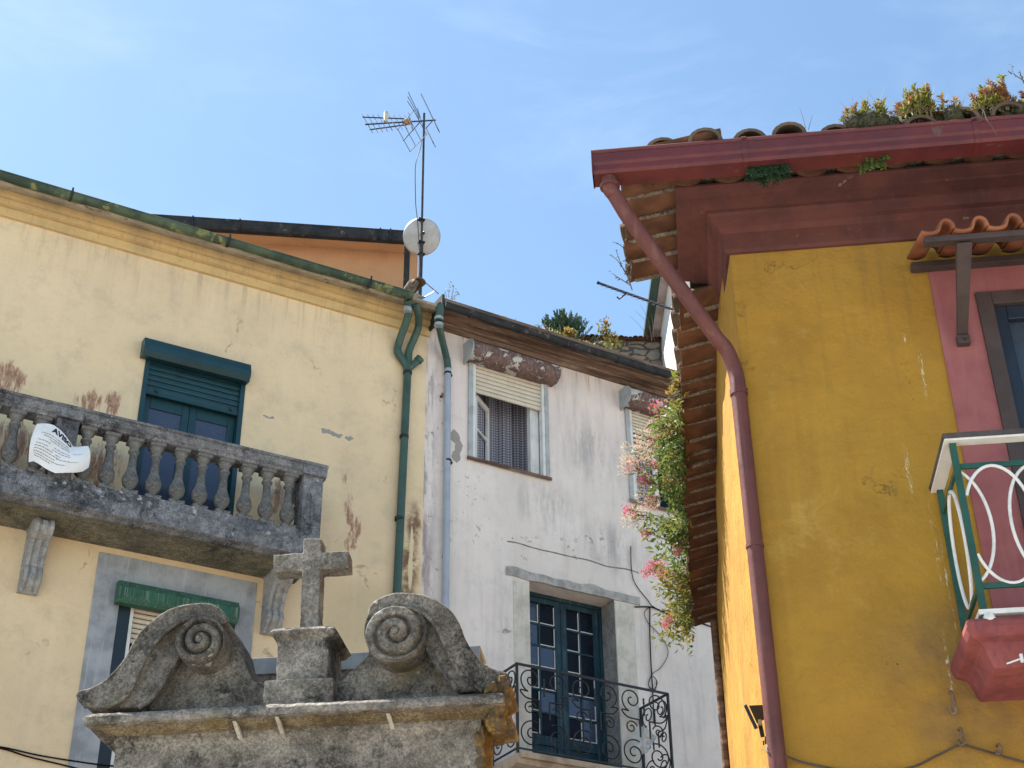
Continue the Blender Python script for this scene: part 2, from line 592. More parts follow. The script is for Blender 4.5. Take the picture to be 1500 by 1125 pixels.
def mat_white_wall():
    g = G('white plaster', .95, .1)
    c = g.mix(g.ramp(g.noise(.6, 7), .36, .64), (.765, .675, .62), (.66, .58, .53))
    c = g.mix(g.ramp(g.noise(3.1, 9, .75), .48, .70, 0, .5), c, (.52, .47, .45))
    c = g.mix(g.ramp(g.noise(21, 6, .75), .54, .72, 0, .35), c, (.47, .42, .39))
    z = g.xyz(2)
    c = g.mix(g.ramp(z, 10.6, 12.4, 0, .55), c, (.70, .57, .515))
    runs = g.ramp(g.noise(1.0, 7, .68, g.sc((4.2, 4.2, .42))), .48, .74)
    c = g.mix(g.ma('MULTIPLY', runs, .68), c, (.45, .395, .36))
    grime = g.spots(spot_list(FWH, [(865, 660, .75, .8), (800, 740, .8, .5), (900, 800, .8, .55)]), None, .1)
    c = g.mix(g.ma('MULTIPLY', g.ma('MULTIPLY', grime, g.ramp(g.noise(1.0, 7, .7, g.sc((6, 6, 1.1))), .38, .62)), .85), c, (.38, .345, .33))
    c = g.mix(g.ma('MULTIPLY', g.ramp(g.noise(1.0, 6, .7, g.sc((11, 11, .9))), .5, .68), g.ramp(z, 12.25, 12.75)), c, (.30, .2, .14))
    # chips
    chip = g.ramp(g.noise(9, 6, .74, g.warp(3, .25)), .60, .625)
    area = g.spots(spot_list(FWH, [(760, 800, .85, .28), (860, 800, .8, .4), (690, 740, .35, .7), (735, 930, .3, .35), (640, 640, .28, 1.2), (640, 800, .3, 1.1), (668, 650, .15, .35)]), None, .3)
    chips = g.ma('MULTIPLY', chip, g.ma('MAXIMUM', area, g.ramp(g.noise(.8, 3), .6, .7, 0, .5)))
    c = g.mix(g.ma('MULTIPLY', chips, .9), c, g.mix(g.noise(14, 4), (.22, .17, .145), (.40, .35, .32)))
    hole = g.spots(spot_list(FWH, [(666, 640, .09, .12), (668, 668, .07, .10), (672, 655, .06, .12)]), g.warp(8, .12), .6)
    c = g.mix(g.ramp(hole, .25, .4), c, (.34, .30, .27))
    # old vertical strip next to the yellow house: grey and mauve leached paint
    strip = g.ramp(g.xyz(0), .02, .24, 1, 0)
    c = g.mix(g.ma('MULTIPLY', strip, g.ramp(g.noise(1.0, 7, .7, g.sc((9, 9, 1.3))), .44, .58)), c, (.33, .29, .30))
    stain = g.spots(spot_list(FWH, [(625, 840, .07, .6), (622, 780, .06, .4)]), g.warp(7, .06), .2)
    c = g.mix(g.ma('MULTIPLY', stain, .7), c, (.33, .24, .24))
    e = g.vor(.42, g.warp(1.8, 1.0, g.warp(9, .07), 8), 'DISTANCE_TO_EDGE')
    cm = g.ma('MULTIPLY', g.ramp(e, .0008, .0034, 1, 0), g.ramp(g.noise(1.1, 5), .54, .62))
    c = g.mix(g.ma('MULTIPLY', cm, .55), c, (.27, .23, .21))
    g.col(c)
    b1 = g.bump(g.noise(30, 5, .7), .2, .006)
    b2 = g.bump(g.noise(1.4, 7), .6, .07, b1)
    b2 = g.bump(g.noise(9, 6, .65), .3, .012, b2)
    g.bump(g.ma('SUBTRACT', 1.0, g.ma('MAXIMUM', chips, cm)), .6, .01, b2)
    return g.m

def mat_ochre_wall():
    g = G('ochre plaster', .9, .2)
    c = g.mix(g.ramp(g.noise(.9, 7, .62), .35, .66), (.41, .222, .032), (.335, .172, .028))
    c = g.mix(g.ramp(g.noise(3.5, 8, .7), .5, .78, 0, .5), c, (.33, .175, .033))
    c = g.mix(g.ramp(g.noise(13, 7, .75), .5, .7, 0, .4), c, (.34, .185, .04))
    c = g.mix(g.ramp(g.noise(1.0, 6, .65, g.sc((6, 6, .5))), .52, .76, 0, .4), c, (.46, .275, .05))
    c = g.mix(g.ramp(g.noise(60, 4, .75), .6, .72, 0, .4), c, (.33, .18, .04))
    c = g.mix(g.ramp(g.noise(.7, 8, .72, g.warp(2, .4)), .46, .66, 0, .7), c, (.30, .155, .026))
    c = g.mix(g.ramp(g.noise(1.7, 8, .74, g.warp(3, .3)), .54, .70, 0, .55), c, (.50, .31, .075))
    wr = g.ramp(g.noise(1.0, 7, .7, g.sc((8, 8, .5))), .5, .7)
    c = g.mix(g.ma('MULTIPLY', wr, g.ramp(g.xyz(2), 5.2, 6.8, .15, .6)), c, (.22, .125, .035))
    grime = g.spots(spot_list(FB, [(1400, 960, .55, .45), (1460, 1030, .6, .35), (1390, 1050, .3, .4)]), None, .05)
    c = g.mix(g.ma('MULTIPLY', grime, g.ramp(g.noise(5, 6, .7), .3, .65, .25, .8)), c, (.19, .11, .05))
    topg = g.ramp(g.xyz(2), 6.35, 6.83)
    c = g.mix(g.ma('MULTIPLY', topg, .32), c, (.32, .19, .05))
    # dark pecks and white drips running down from the balcony and canopy
    peck = g.spots(spot_list(FB, [(1327, 545, .035, .16), (1333, 575, .03, .1), (1310, 970, .10, .06)]), None, .3)
    pk = g.ma('MULTIPLY', g.ma('MAXIMUM', peck, g.ramp(g.noise(1.2, 3), .62, .8, 0, .4)), g.ramp(g.noise(75, 2, .6, g.sc((1, 1, .6))), .60, .66))
    c = g.mix(g.ma('MULTIPLY', pk, .85), c, (.10, .06, .03))
    drip = g.spots(spot_list(FB, [(1331, 690, .014, .22), (1352, 545, .014, .22), (1371, 800, .012, .3), (1388, 850, .01, .35), (1391, 985, .01, .26), (1326, 505, .012, .1)]), g.warp(12, .03), .3)
    dr = g.ma('MULTIPLY', drip, g.ramp(g.noise(1.0, 5, .75, g.sc((60, 60, 14))), .50, .58))
    c = g.mix(g.ma('MULTIPLY', dr, .7), c, (.72, .66, .52))
    e = g.vor(.55, g.warp(2.0, .9, g.warp(10, .06), 8), 'DISTANCE_TO_EDGE')
    cm = g.ma('MULTIPLY', g.ramp(e, .0007, .0032, 1, 0), g.ramp(g.noise(1.35, 5), .50, .58))
    c = g.mix(g.ma('MULTIPLY', cm, .7), c, (.16, .09, .035))
    # hole in the paint on the alley side
    g.col(c)
    b1 = g.bump(g.noise(48, 5, .72), .3, .007)
    b2 = g.bump(g.noise(2.6, 7, .6), .75, .06, b1)
    b2 = g.bump(g.noise(11, 6, .65), .35, .012, b2)
    g.bump(g.ma('SUBTRACT', 1.0, cm), .6, .008, b2)
    return g.m

M_YW, M_WW, M_OW = mat_yellow_wall(), mat_white_wall(), mat_ochre_wall()
M_YCORN = paint('ochre yellow cornice paint', (.64, .455, .215), (.50, .36, .185), .9, 3, (.4, .7), .15, .3, ((.28, .22, .15), .45), ((.16, .12, .08), .66, 26))
M_SOFFIT = paint('dirty lime soffit', (.42, .36, .27), (.26, .22, .17), .95, 3, (.4, .65), .1, .3, None, ((.14, .12, .1), .6, 7))
M_GUTG = paint('mossy green gutter metal', (.075, .105, .06), (.03, .05, .035), .6, 3.5, (.4, .6), .35, .2, None, ((.20, .20, .07), .57, 5))
M_TEAL = paint('dark teal paint', (.009, .047, .060), (.007, .034, .045), .40, 3, (.4, .7), .45, .05)
M_TEAL_OLD = paint('weathered teal door paint', (.012, .042, .060), (.007, .026, .04), .6, 5, (.4, .7), .3, .3, ((.16, .19, .20), .35), ((.34, .34, .32), .70, 10))
M_PIPEG = paint('dark green drainpipe', (.042, .088, .070), (.03, .06, .05), .45, 4, (.4, .7), .4, .08, ((.12, .17, .12), .3))
M_PIPEGREY = paint('blue grey drainpipe', (.36, .39, .45), (.29, .32, .37), .45, 4, (.4, .7), .35, .06, ((.45, .46, .48), .4))
M_GLASS = glass('window glass reflecting sky', (.055, .075, .13), .08)
M_GLASSD = glass('dark window glass', (.010, .013, .022), .16, .10)
M_DARK = paint('unlit room', (.012, .012, .014), None, .95, 3, (.4, .7), .05)
M_BALU = stone('pale weathered cement', (.125, .125, .125), (.265, .255, .24), (.5, .48, .43), .56, gr=.4)
M_BALC = stone('blackened balcony stone', (.13, .133, .145), (.30, .30, .315), (.50, .49, .47), .52, white=.56, gr=.5)
M_SLABUND = stone('stained balcony underside', (.16, .15, .115), (.30, .275, .20), (.42, .38, .28), .55, (.17, .15, .06), white=.66)
M_CONS = stone('carved console stone', (.30, .30, .30), (.44, .43, .42), (.56, .55, .53), .66, gr=.25, white=.68)
M_SURR = paint('grey cement surround', (.36, .375, .40), (.24, .25, .27), .92, 2.2, (.4, .62), .12, .3, ((.50, .50, .50), .5), ((.10, .10, .10), .68, 12))
M_BOXG = paint('peeling green shutter box', (.03, .115, .075), (.02, .07, .05), .7, 5, (.4, .7), .25, .3, ((.36, .36, .30), .75, (130, 130, 1.4)))
M_RUSTBOX = paint('rusty shutter box', (.17, .105, .09), (.085, .047, .042), .75, 5, (.4, .6), .2, .4, ((.40, .34, .30), .55, (30, 30, 3)), ((.48, .44, .40), .53, 5))
M_BEIGE = paint('cream roller slats', (.62, .54, .43), (.53, .46, .36), .55, 3, (.4, .7), .3, .1, ((.38, .32, .25), .3))
M_BEIGE2 = paint('faded tan roller slats', (.52, .42, .31), (.42, .33, .24), .6, 3, (.4, .7), .3, .1, ((.36, .29, .21), .3))
M_WFRAME = paint('worn white window paint', (.66, .65, .63), (.52, .50, .47), .6, 6, (.45, .7), .3, .2, ((.36, .33, .29), .4))
M_GFRAME = paint('weathered grey shutter rail', (.40, .41, .41), (.28, .28, .27), .7, 6, (.4, .7), .25, .3, None, ((.16, .13, .1), .64, 14))
M_ZINC = paint('grey zinc sheet', (.34, .37, .38), (.22, .24, .25), .5, 4, (.4, .7), .4, .2, ((.5, .5, .5), .4))
def mat_eave():
    g = G('weathered brown eaves board', .92, .1)
    v = g.sc((1.1, 16, 16))
    c = g.mix(g.ramp(g.noise(1.0, 8, .7, v), .38, .62), (.23, .145, .10), (.095, .055, .04))
    c = g.mix(g.ramp(g.noise(1.3, 7, .72, g.sc((1.6, 26, 26))), .55, .68, 0, .8), c, (.40, .31, .25))
    c = g.mix(g.ramp(g.noise(3, 7, .7), .52, .7, 0, .6), c, (.06, .04, .032))
    g.col(c)
    g.bump(g.noise(1.0, 6, .7, g.sc((3, 40, 40))), .4, .01)
    return g.m
M_EAVE = mat_eave()
M_GUTB = paint('blackened gutter metal', (.028, .030, .033), (.014, .015, .017), .75, 4, (.4, .65), .35, .2, None, ((.13, .10, .075), .6, 7))
M_IRON = paint('black wrought iron', (.012, .012, .013), (.03, .022, .018), .5, 9, (.5, .7), .45, .2)
M_STEEL = paint('galvanised antenna steel', (.06, .062, .068), (.035, .035, .04), .85, 8, (.4, .7), .08, .1)
M_ORANGE = paint('orange house paint', (.54, .305, .165), (.47, .26, .14), .9, 2, (.4, .7), .12, .15, ((.44, .22, .1), .35))
M_ORANGE_P = paint('pale orange soffit paint', (.68, .42, .24), (.58, .36, .2), .9, 2, (.4, .7), .12, .1)
M_STONEW = paint('limewashed door stone', (.60, .55, .48), (.46, .41, .35), .95, 4, (.4, .65), .1, .4, ((.40, .34, .27), .5), ((.30, .26, .22), .66, 12))
M_STONEG = stone('bare grey render', (.22, .21, .205), (.34, .325, .31), (.5, .48, .45), .7)

def mat_tile(name, a, b, lich, moss):
    g = G(name, .92, .12)
    c = g.mix(g.ramp(g.noise(3.1, 6, .65), .36, .64), a, b)
    c = g.mix(g.ramp(g.noise(1.0, 2, .5, g.sc((4.6, 4.6, 0))), .42, .62, 0, .5), c, tuple(x * .55 for x in b))
    c = g.mix(g.ramp(g.noise(6, 8, .72, g.warp(6, .15)), .56, .68, 0, .85), c, lich)
    c = g.mix(g.ramp(g.noise(3.7, 8, .72), .60, .72, 0, .8), c, moss)
    g.col(c)
    b1 = g.bump(g.noise(60, 4, .7), .3, .006)
    g.bump(g.noise(8, 6), .4, .02, b1)
    return g.m
M_TILE = mat_tile('old clay canal tile', (.19, .09, .052), (.10, .052, .034), (.07, .05, .038), (.035, .03, .025))
M_TILEUP = mat_tile('lichened clay tile', (.17, .125, .09), (.12, .085, .062), (.085, .08, .065), (.045, .042, .036))
M_TILENEW = mat_tile('orange clay tile', (.33, .125, .065), (.25, .095, .05), (.22, .09, .05), (.12, .06, .04))
M_MORTAR = stone('lime mortar', (.20, .16, .12), (.36, .31, .245), (.45, .4, .34), .55)

# ------------------------------------------------------------------ ground and the rising ground behind
def mat_ground():
    g = G('granite setts', .9, .2)
    v = g.vor(7, g.warp(3, .1), 'DISTANCE_TO_EDGE')
    c = g.mix(g.ramp(g.noise(2, 6), .3, .7), (.44, .42, .39), (.33, .32, .30))
    c = g.mix(g.ramp(v, .02, .07, 1, 0), c, (.18, .17, .15))
    g.col(c)
    g.bump(g.ramp(v, 0, .1), .5, .02)
    return g.m
gm = MB()
gm.add([(-900, -900, 0), (900, -900, 0), (900, 900, 0), (-900, 900, 0)], [(0, 1, 2, 3)])
tag(gm.build('ground', mat_ground()), kind='structure')
def mat_earth():
    g = G('dry hillside soil', .95, .1)
    g.col(g.mix(g.ramp(g.noise(.6, 8), .35, .65), (.16, .13, .08), (.09, .10, .04)))
    g.bump(g.noise(3, 8), .6, .1)
    return g.m
hm = MB()
def _hill(u, v):
    x = -3 + 28 * u
    y = 4.6 + 24 * v
    z = 12.2 + 1.3 * v + .25 * mnoise.noise(Vector((x * .5, y * .5, 0)))
    if v == 0 or u == 0 or u == 1 or v == 1:
        z = -.2
    p = FWH.o + FWH.X * x + FWH.Y * y
    return (p.x, p.y, z)
hm.grid(_hill, 40, 36)
tag(hm.build('hillside', mat_earth(), None, 60), kind='structure')

# ------------------------------------------------------------------ yellow house
YH = tag(empty('yellow_house', FA), 'pale yellow plastered house with a stone balcony, dark teal shutters and a mossy gutter', 'house')
A = FA.at
# door opening and window opening, read off the wall
dx0, dx1 = A(203, 600)[0], A(356, 600)[0]
BZ = A(240, 774, -.70)[1]                      # underside of the balcony slab
SLAB_T = A(240, 745, -.70)[1]
BASE_T = A(240, 730, -.70)[1]                  # top of plinth, where balusters stand
dz1 = A(285, 515)[1]
dz0 = SLAB_T
lx0, lx1 = A(172, 900)[0], A(345, 905)[0]
lz1 = A(175, 850)[1] - .02
lz0 = A(172, 900)[1] - 1.75
CZ0 = A(300, 402)[1]                           # foot of the cornice
YX0, YX1 = -11.0, .0
m = MB().wall(YX0, YX1, -.2, CZ0 + .3, [(dx0, dx1, dz0, dz1), (lx0, lx1, lz0, lz1)], .22)
m.add([(YX1, 0, -.2), (YX1, .5, -.2), (YX1, .5, CZ0 + .3), (YX1, 0, CZ0 + .3)], [(0, 1, 2, 3)])
m.build('wall', M_YW, YH)
mb = MB().box(YX0, YX1 - .01, .23, .35, -.2, dz0 - .3)
mb.box(YX0, YX1 - .01, 1.6, 1.8, -.2, CZ0 + .3)
mb.build('inner_wall', M_DARK, YH)
z1, z2, z3 = A(0, 300, -.05)[1], A(0, 287, -.10)[1], A(0, 276, -.13)[1]
z4 = A(0, 266, -.40)[1]
prof = [(.02, CZ0), (-.045, CZ0), (-.05, z1 - .012), (-.035, z1 - .008), (-.035, z1), (-.095, z1 + .012), (-.10, z2 - .014), (-.085, z2 - .01), (-.085, z2), (-.13, z2 + .012), (-.135, z3), (.02, z3)]
MB().prism_x(prof, YX0, YX1 + .02).build('cornice', M_YCORN, YH)
MB().prism_x([(.02, z3 + .002), (-.13, z3 + .002), (-.2, z3 + .05), (-.33, z4 + .02), (-.43, z4 + .025), (-.43, z4 + .06), (.02, z4 + .14)], YX0, YX1 - .005).build('soffit', M_SOFFIT, YH, 30)
# half round gutter
GZ, GY, GR = A(300, 347, -.42)[1], -.43, .066
def gutter(m, x0, x1, y, z, r, wob=.006, th=.006):
    n, k = 60, 12
    vs, fs = [], []
    for i in range(n + 1):
        x = x0 + (x1 - x0) * i / n
        dz = wob * sin(i * .7) + wob * .6 * sin(i * 1.9)
        for rr in (r, r - th):
            for j in range(k + 1):
                a = pi + pi * j / k
                vs.append((x, y + rr * cos(a), z + dz + rr * 1.15 * sin(a) + r * .5))
    L = k + 1
    for i in range(n):
        for j in range(k):
            o = i * 2 * L
            fs.append((o + j, o + j + 1, o + 2 * L + j + 1, o + 2 * L + j))
            fs.append((o + L + j, o + 3 * L + j, o + 3 * L + j + 1, o + L + j + 1))
        o = i * 2 * L
        fs += [(o, o + 2 * L, o + 3 * L, o + L), (o + k, o + L + k, o + 3 * L + k, o + 2 * L + k)]
    for o in (0, n * 2 * L):
        fs.append(tuple(o + j for j in range(L)))
    m.add(vs, fs)
    for yy in (-r, ):
        m.tube([(x0, y + yy, z + r * .5), (x1, y + yy, z + r * .5)], .009, 6)
    return m
gx1 = A(603, 430, -.42)[0]
gt = gutter(MB(), YX0, gx1, GY, GZ, GR).build('gutter', M_GUTG, YH, 50)
for px in (-120, 103, 333, 540):
    py = 250 + .3 * px + 10
    x = A(px, py, -.43)[0]
    bm_ = MB()
    pts = [(x, GY + (GR + .006) * cos(a), GZ + GR * .5 + (GR + .006) * 1.15 * sin(a)) for a in [pi * .96 + pi * 1.04 * k / 10 for k in range(11)]]
    for i in range(10):
        bm_.bar(pts[i], pts[i + 1], .03, .006, (0, 0, 1))
    bm_.bar((x, GY - GR - .004, GZ + GR * .4), (x, GY - GR - .012, GZ + GR * .5 + .05), .022, .008)
    bm_.build('bracket', M_GUTB, gt)
# tiled roof edge and slope
rm = MB()
def _roof(u, v):
    x = YX0 + (gx1 - YX0) * u
    y = -.40 + 4.0 * v
    return (x, y, GZ + .105 + (y + .4) * .30 + .035 * abs(sin(x * pi / .22)) * .55 + .004 * sin(x * 3) - .025)
rm.grid(_roof, 300, 6)
rm.build('roof', M_TILEUP, YH, 60)

# upper balcony door: frame, roller shutter, two glazed leaves
frm = MB()
ft = .055
frm.wall(dx0, dx1, dz0, dz1, [(dx0 + ft, dx1 - ft, dz0 + .02, dz1 - .02)], .17, -.012)
for q_ in (dx0, dx1):
    frm.add([(q_, -.012, dz0), (q_, -.012, dz1), (q_, .003, dz1), (q_, .003, dz0)], [(0, 1, 2, 3)])
bd = frm.build('balcony_door', M_TEAL, YH, None, .003)
bx0, bx1 = A(212, 497, -.13)[0], A(368, 535, -.13)[0]
bt, bb = A(217, 495, -.13)[1], A(217, 520, -.13)[1]
pf = [(-.002, bb + .01), (-.12, bb - .01), (-.165, bb + .05), (-.165, bb + .12), (-.13, bt), (-.002, bt + .02)]
MB().prism_x(pf, bx0, bx1).build('shutter_box', M_TEAL, bd, None, .004)
sz0 = A(300, 598, .03)[1]
sm_ = MB()
nsl = 9
zt_ = dz1 - .005
for k in range(nsl):
    a, b = sz0 + .055 + (zt_ - sz0 - .055) * k / nsl, sz0 + .055 + (zt_ - sz0 - .055) * (k + 1) / nsl
    sm_.prism_x([(.045, a + .001), (.028, a + .006), (.022, (a + b) / 2), (.028, b - .006), (.045, b - .001)], dx0 + ft + .001, dx1 - ft - .001)
sm_.box(dx0 + ft + .001, dx1 - ft - .001, .012, .05, sz0, sz0 + .052)
for xx in (dx0 + .16, dx1 - .16):
    sm_.box(xx, xx + .03, -.012, .012, sz0 + .04, sz0 + .075)
sm_.build('shutter', M_TEAL, bd, 40)
mid = (dx0 + dx1) / 2
for a, b in ((dx0 + ft + .002, mid - .002), (mid + .002, dx1 - ft - .002)):
    lf = MB()
    st = .085
    pz = dz0 + .42
    lf.box(a, a + st, .09, .135, dz0, sz0 + .3).box(b - st, b, .09, .135, dz0, sz0 + .3)
    lf.box(a + st, b - st, .09, .135, dz0, dz0 + .10).box(a + st, b - st, .092, .133, pz - .05, pz + .05)
    lf.box(a + st, b - st, .10, .125, dz0 + .10, pz - .05)
    zt2 = sz0 - .13
    lf.box(a + st, b - st, .09, .135, zt2, zt2 + .4)
    leaf_o = lf.build('door_leaf', M_TEAL, bd, None, .006)
    MB().box(a + st, b - st, .108, .116, pz + .05, zt2).build('pane', M_GLASS, bd)

# balcony
BY = -.70
bal_x0, bal_x1 = -8.2, A(467, 800, -.70)[0]
COPT = A(240, 627, -.72)[1]
COPB = A(240, 649, -.66)[1]
sl = MB()
# slab with a stepped front edge
sl.prism_x([(.0, BZ), (BY + .10, BZ), (BY + .06, BZ + .02), (BY, BZ + .035), (BY, SLAB_T), (.0, SLAB_T)], bal_x0, bal_x1)
sl.box(bal_x0, bal_x1, BY + .03, BY + .23, SLAB_T + .001, BASE_T)
bal = sl.build('balcony', M_BALC, YH, None, .008)
un = MB().box(bal_x0 + .02, bal_x1 - .03, BY + .13, -.004, BZ - .006, BZ - .002)
un.build('underside', M_SLABUND, bal)
pierx = [A(94, 650, -.64)[0], A(457.5, 742, -.70)[0]]
left_pier = pierx[0] - 2.35
cop = MB()
cop.prism_x([(BY + .03, COPB), (BY + .02, COPB + .03), (BY - .005, COPB + .045), (BY - .02, COPT - .035), (BY - .045, COPT - .03), (BY - .045, COPT), (BY + .27, COPT), (BY + .27, COPT - .03), (BY + .24, COPB + .04), (BY + .22, COPB)], bal_x0, A(482, 684, -.745)[0])
cop.box(pierx[1] - .05, A(482, 684, -.745)[0] - .004, BY + .275, -.002, COPB + .003, COPT - .003)
cop.build('coping', M_BALC, bal, None, .006)
for k, px in enumerate([left_pier, pierx[0], pierx[1]]):
    pm = MB().box(px - .115, px + .115, BY + .01, BY + .245, BASE_T - .12 if k < 2 else BZ + .05, COPB + .001)
    pm.box(px - .14, px + .14, BY - .03, BY + .26, COPB + .002, COPT + .012)
    if k == 2:      # carved pendant on the end pier
        pm.blob((px + .0, BY + .005, COPB - .16), (.045, .022, .085), 3)
        pm.prism([(px - .018, COPB - .23), (px + .018, COPB - .23), (px + .008, COPB - .62), (px - .008, COPB - .62)], BY - .008, BY + .02)
    else:
        pm.prism([(px - .06, COPB - .06), (px + .06, COPB - .06), (px, COPB - .2)], BY - .006, BY + .02)
        pm.box(px - .17, px + .17, BY - .018, BY + .03, BZ + .05, SLAB_T + .03)
    pm.build('pier', M_BALC, bal, None, .008)
# return of the balustrade to the wall at the right end
MB().box(pierx[1] - .04, pierx[1] + .12, BY + .25, -.002, SLAB_T + .002, BASE_T).build('plinth', M_BALC, bal)
H = COPB - BASE_T
prof = [(.0, 0), (.055, 0), (.06, .03), (.04, .05), (.034, .10), (.044, .14), (.076, .20), (.087, .27), (.083, .33), (.064, .40), (.048, .48), (.042, .64), (.044, .75), (.060, .77), (.060, .80), (.044, .82), (.05, .86), (.074, .93), (.076, .955), (0, .955)]
bb_ = MB().lathe([(r, z * H) for r, z in prof], 0, 0, 18)
bb_.box(-.085, .085, -.085, .085, -.002, H * .06)
bb_.box(-.082, .082, -.082, .082, H * .94, H + .002)
first = None
def xs_between(a, b, n):
    g0 = .24
    return [a + g0 + (b - a - 2 * g0) * i / (n - 1) for i in range(n)]
for x in xs_between(pierx[0], pierx[1], 10) + xs_between(left_pier, pierx[0], 8) + [bal_x0 + .1, bal_x0 + .4]:
    if first is None:
        first = bb_.build('baluster', M_BALU, bal, 45)
        o = first
    else:
        o = first.copy()
        COL.objects.link(o)
        o.parent = bal
    o.location = (x, BY + .125, BASE_T)
    o.rotation_euler = (random.uniform(-.012, .012), random.uniform(-.02, .02), random.uniform(-.06, .06))
# return balusters by the wall
for yy in (-.30, -.14):
    o = first.copy(); COL.objects.link(o); o.parent = bal; o.location = (pierx[1] + .05, yy, BASE_T)
# consoles
def console(x, zt, h, wd):
    pr = [(y, zt + (z - zt) * h / .98) for y, z in [(0, zt), (-.36, zt), (-.40, zt - .05), (-.42, zt - .14), (-.38, zt - .23), (-.31, zt - .27), (-.27, zt - .28), (-.20, zt - .40), (-.155, zt - .56), (-.14, zt - .62),
          (-.165, zt - .66), (-.185, zt - .74), (-.16, zt - .84), (-.10, zt - .91), (-.055, zt - .95), (-.05, zt - .98), (0, zt - .98)]]
    m_ = MB().prism_x(pr, x - wd / 2, x + wd / 2)
    ins = [(y - .018 if -.41 < y < -.06 else y, z) for y, z in pr[1:-1]]
    for s in (-1, 1):
        xa = x + s * wd * .36
        m_.prism_x([(0, zt - .01)] + [(y - .02, z) for y, z in pr[1:-1]] + [(0, zt - h + .02)], xa - wd * .09, xa + wd * .09)
    m_.prism_x([(0, zt - .01)] + [(y - .012, z) for y, z in pr[2:-2]] + [(0, zt - h + .06)], x - wd * .13, x + wd * .13)
    m_.box(x - wd * .5 - .012, x + wd * .5 + .012, -.33, -.002, zt - .018, zt - .001)
    return m_.build('console', M_CONS, bal, 40)
cx1 = A(40, 861)[0]
cx2 = A(394, 917)[0]
console(cx1, BZ - .008, .70, .20)
console(cx2, BZ - .008, .66, .20)
console(cx1 - 2.5, BZ - .008, .70, .20)
# small drain spout in the slab edge
dp = FA.p(391, 783, BY)
MB().tube([(dp.x, BY + .02, dp.z), (dp.x - .005, BY - .07, dp.z - .012)], .022, 10).build('drain_spout', M_CONS, bal, 40)

# lower window
sx0, sx1 = A(145.3, 808.7)[0], A(376, 855)[0]
sz1 = A(145.3, 808.7)[1]
szb = A(100, 1112)[1]
wn_ = MB().wall(sx0, sx1, szb, sz1, [(lx0, lx1, lz0, lz1)], .2, -.014)
for a, b, c, d in ((sx0, szb, sx0, sz1), (sx1, szb, sx1, sz1)):
    wn_.add([(a, -.014, b), (c, -.014, d), (c, .004, d), (a, .004, b)], [(0, 1, 2, 3)])
wn_.add([(sx0, -.014, sz1), (sx1, -.014, sz1), (sx1, .004, sz1), (sx0, .004, sz1)], [(0, 1, 2, 3)])
win = wn_.build('window', M_SURR, YH)
M_DKF = paint('dark navy window frame', (.012, .022, .032), (.008, .014, .02), .4, 4, (.4, .7), .4, .05)
MB().box(lx0 + .001, lx0 + .13, -.010, .19, lz0, lz1).build('frame', M_DKF, win)
for q_ in (lx0 + .131, lx1 - .165):
    MB().box(q_, q_ + .034, -.006, .10, lz0, lz1).build('guide_rail', M_WFRAME, win)
MB().box(lx1 - .13, lx1 - .001, -.010, .19, lz0, lz1).build('frame', M_DKF, win)
wb0, wb1 = A(174, 860, -.15)[0], A(350, 895, -.15)[0]
wbt, wbb = A(200, 853, -.15)[1], A(174, 880, -.15)[1]
MB().prism_x([(-.016, wbb + .005), (-.14, wbb - .005), (-.19, wbb + .05), (-.19, wbt - .09), (-.13, wbt), (-.016, wbt + .02)], wb0, wb1).build('shutter_box', M_BOXG, win, None, .006)
ssl = MB()
szz = A(180, 940, .03)[1]
n_ = 11
for k in range(n_):
    a, b = szz + (lz1 - szz) * k / n_, szz + (lz1 - szz) * (k + 1) / n_
    ssl.prism_x([(.05, a + .004), (.034, a + .010), (.026, (a + b) / 2), (.034, b - .010), (.05, b - .004)], lx0 + .166, lx1 - .166)
ssl.build('shutter', M_BEIGE, win, 40)
MB().box(lx0 + .166, lx1 - .166, .10, .11, lz0, lz1).build('pane', M_GLASSD, win)

# downpipes at the right end of the gutter
dpipe = MB()
R_ = .05
p0 = FA.p(597, 440, -.42); p1 = FA.p(598, 462, -.30); p2 = FA.p(585, 500, -.08); p3 = FA.p(583, 516, -.06); p4 = FA.p(594, 533, -.06); p5 = FA.p(597, 545, -.06)
xf = FA.at(585, 760, -.06)[0]
dpipe.tube(curve_pts([p0, p1, p2, p3, p4, p5], 5), R_, 12)
q0 = FA.p(608, 446, -.42); q1 = FA.p(613, 462, -.32); q2 = FA.p(612, 482, -.16); q3 = FA.p(600, 512, -.07); q4 = FA.p(598, 528, -.06)
dpipe.tube(curve_pts([q0, q1, q2, q3, q4, p5], 5), R_ * .95, 12)
dpipe.tube([FA.p(597, 541, -.06), FA.p(606, 534, -.08), FA.p(613, 528, -.10)], R_ * .9, 12)
dpipe.tube([FA.p(611.5, 529, -.095), FA.p(616, 524.5, -.115)], R_ * 1.15, 12)
pb = FA.p(597, 548, -.06)
dpipe.tube([(pb.x, -.06, pb.z), (xf, -.06, pb.z - 3), (xf, -.06, 0)], R_, 14)
dp_ = dpipe.build('downpipe', M_PIPEG, YH, 50)
for px, py in ((597, 546), (592, 640), (585, 760)):
    q = FA.p(px, py, -.06)
    MB().tube([(q.x, -.06, q.z - .02), (q.x, -.06, q.z + .02)], R_ + .008, 14).box(q.x - .02, q.x + .02, -.03, -.001, q.z - .012, q.z + .012).build('collar', M_GUTB, dp_, 50)
q = FA.p(597, 453, -.36)
MB().tube([q + Vector((0, 0, -.045)), q + Vector((0, 0, .03))], R_ + .007, 14).build('collar', M_ZINC, dp_, 50)
# small steel bolt stubs in the wall

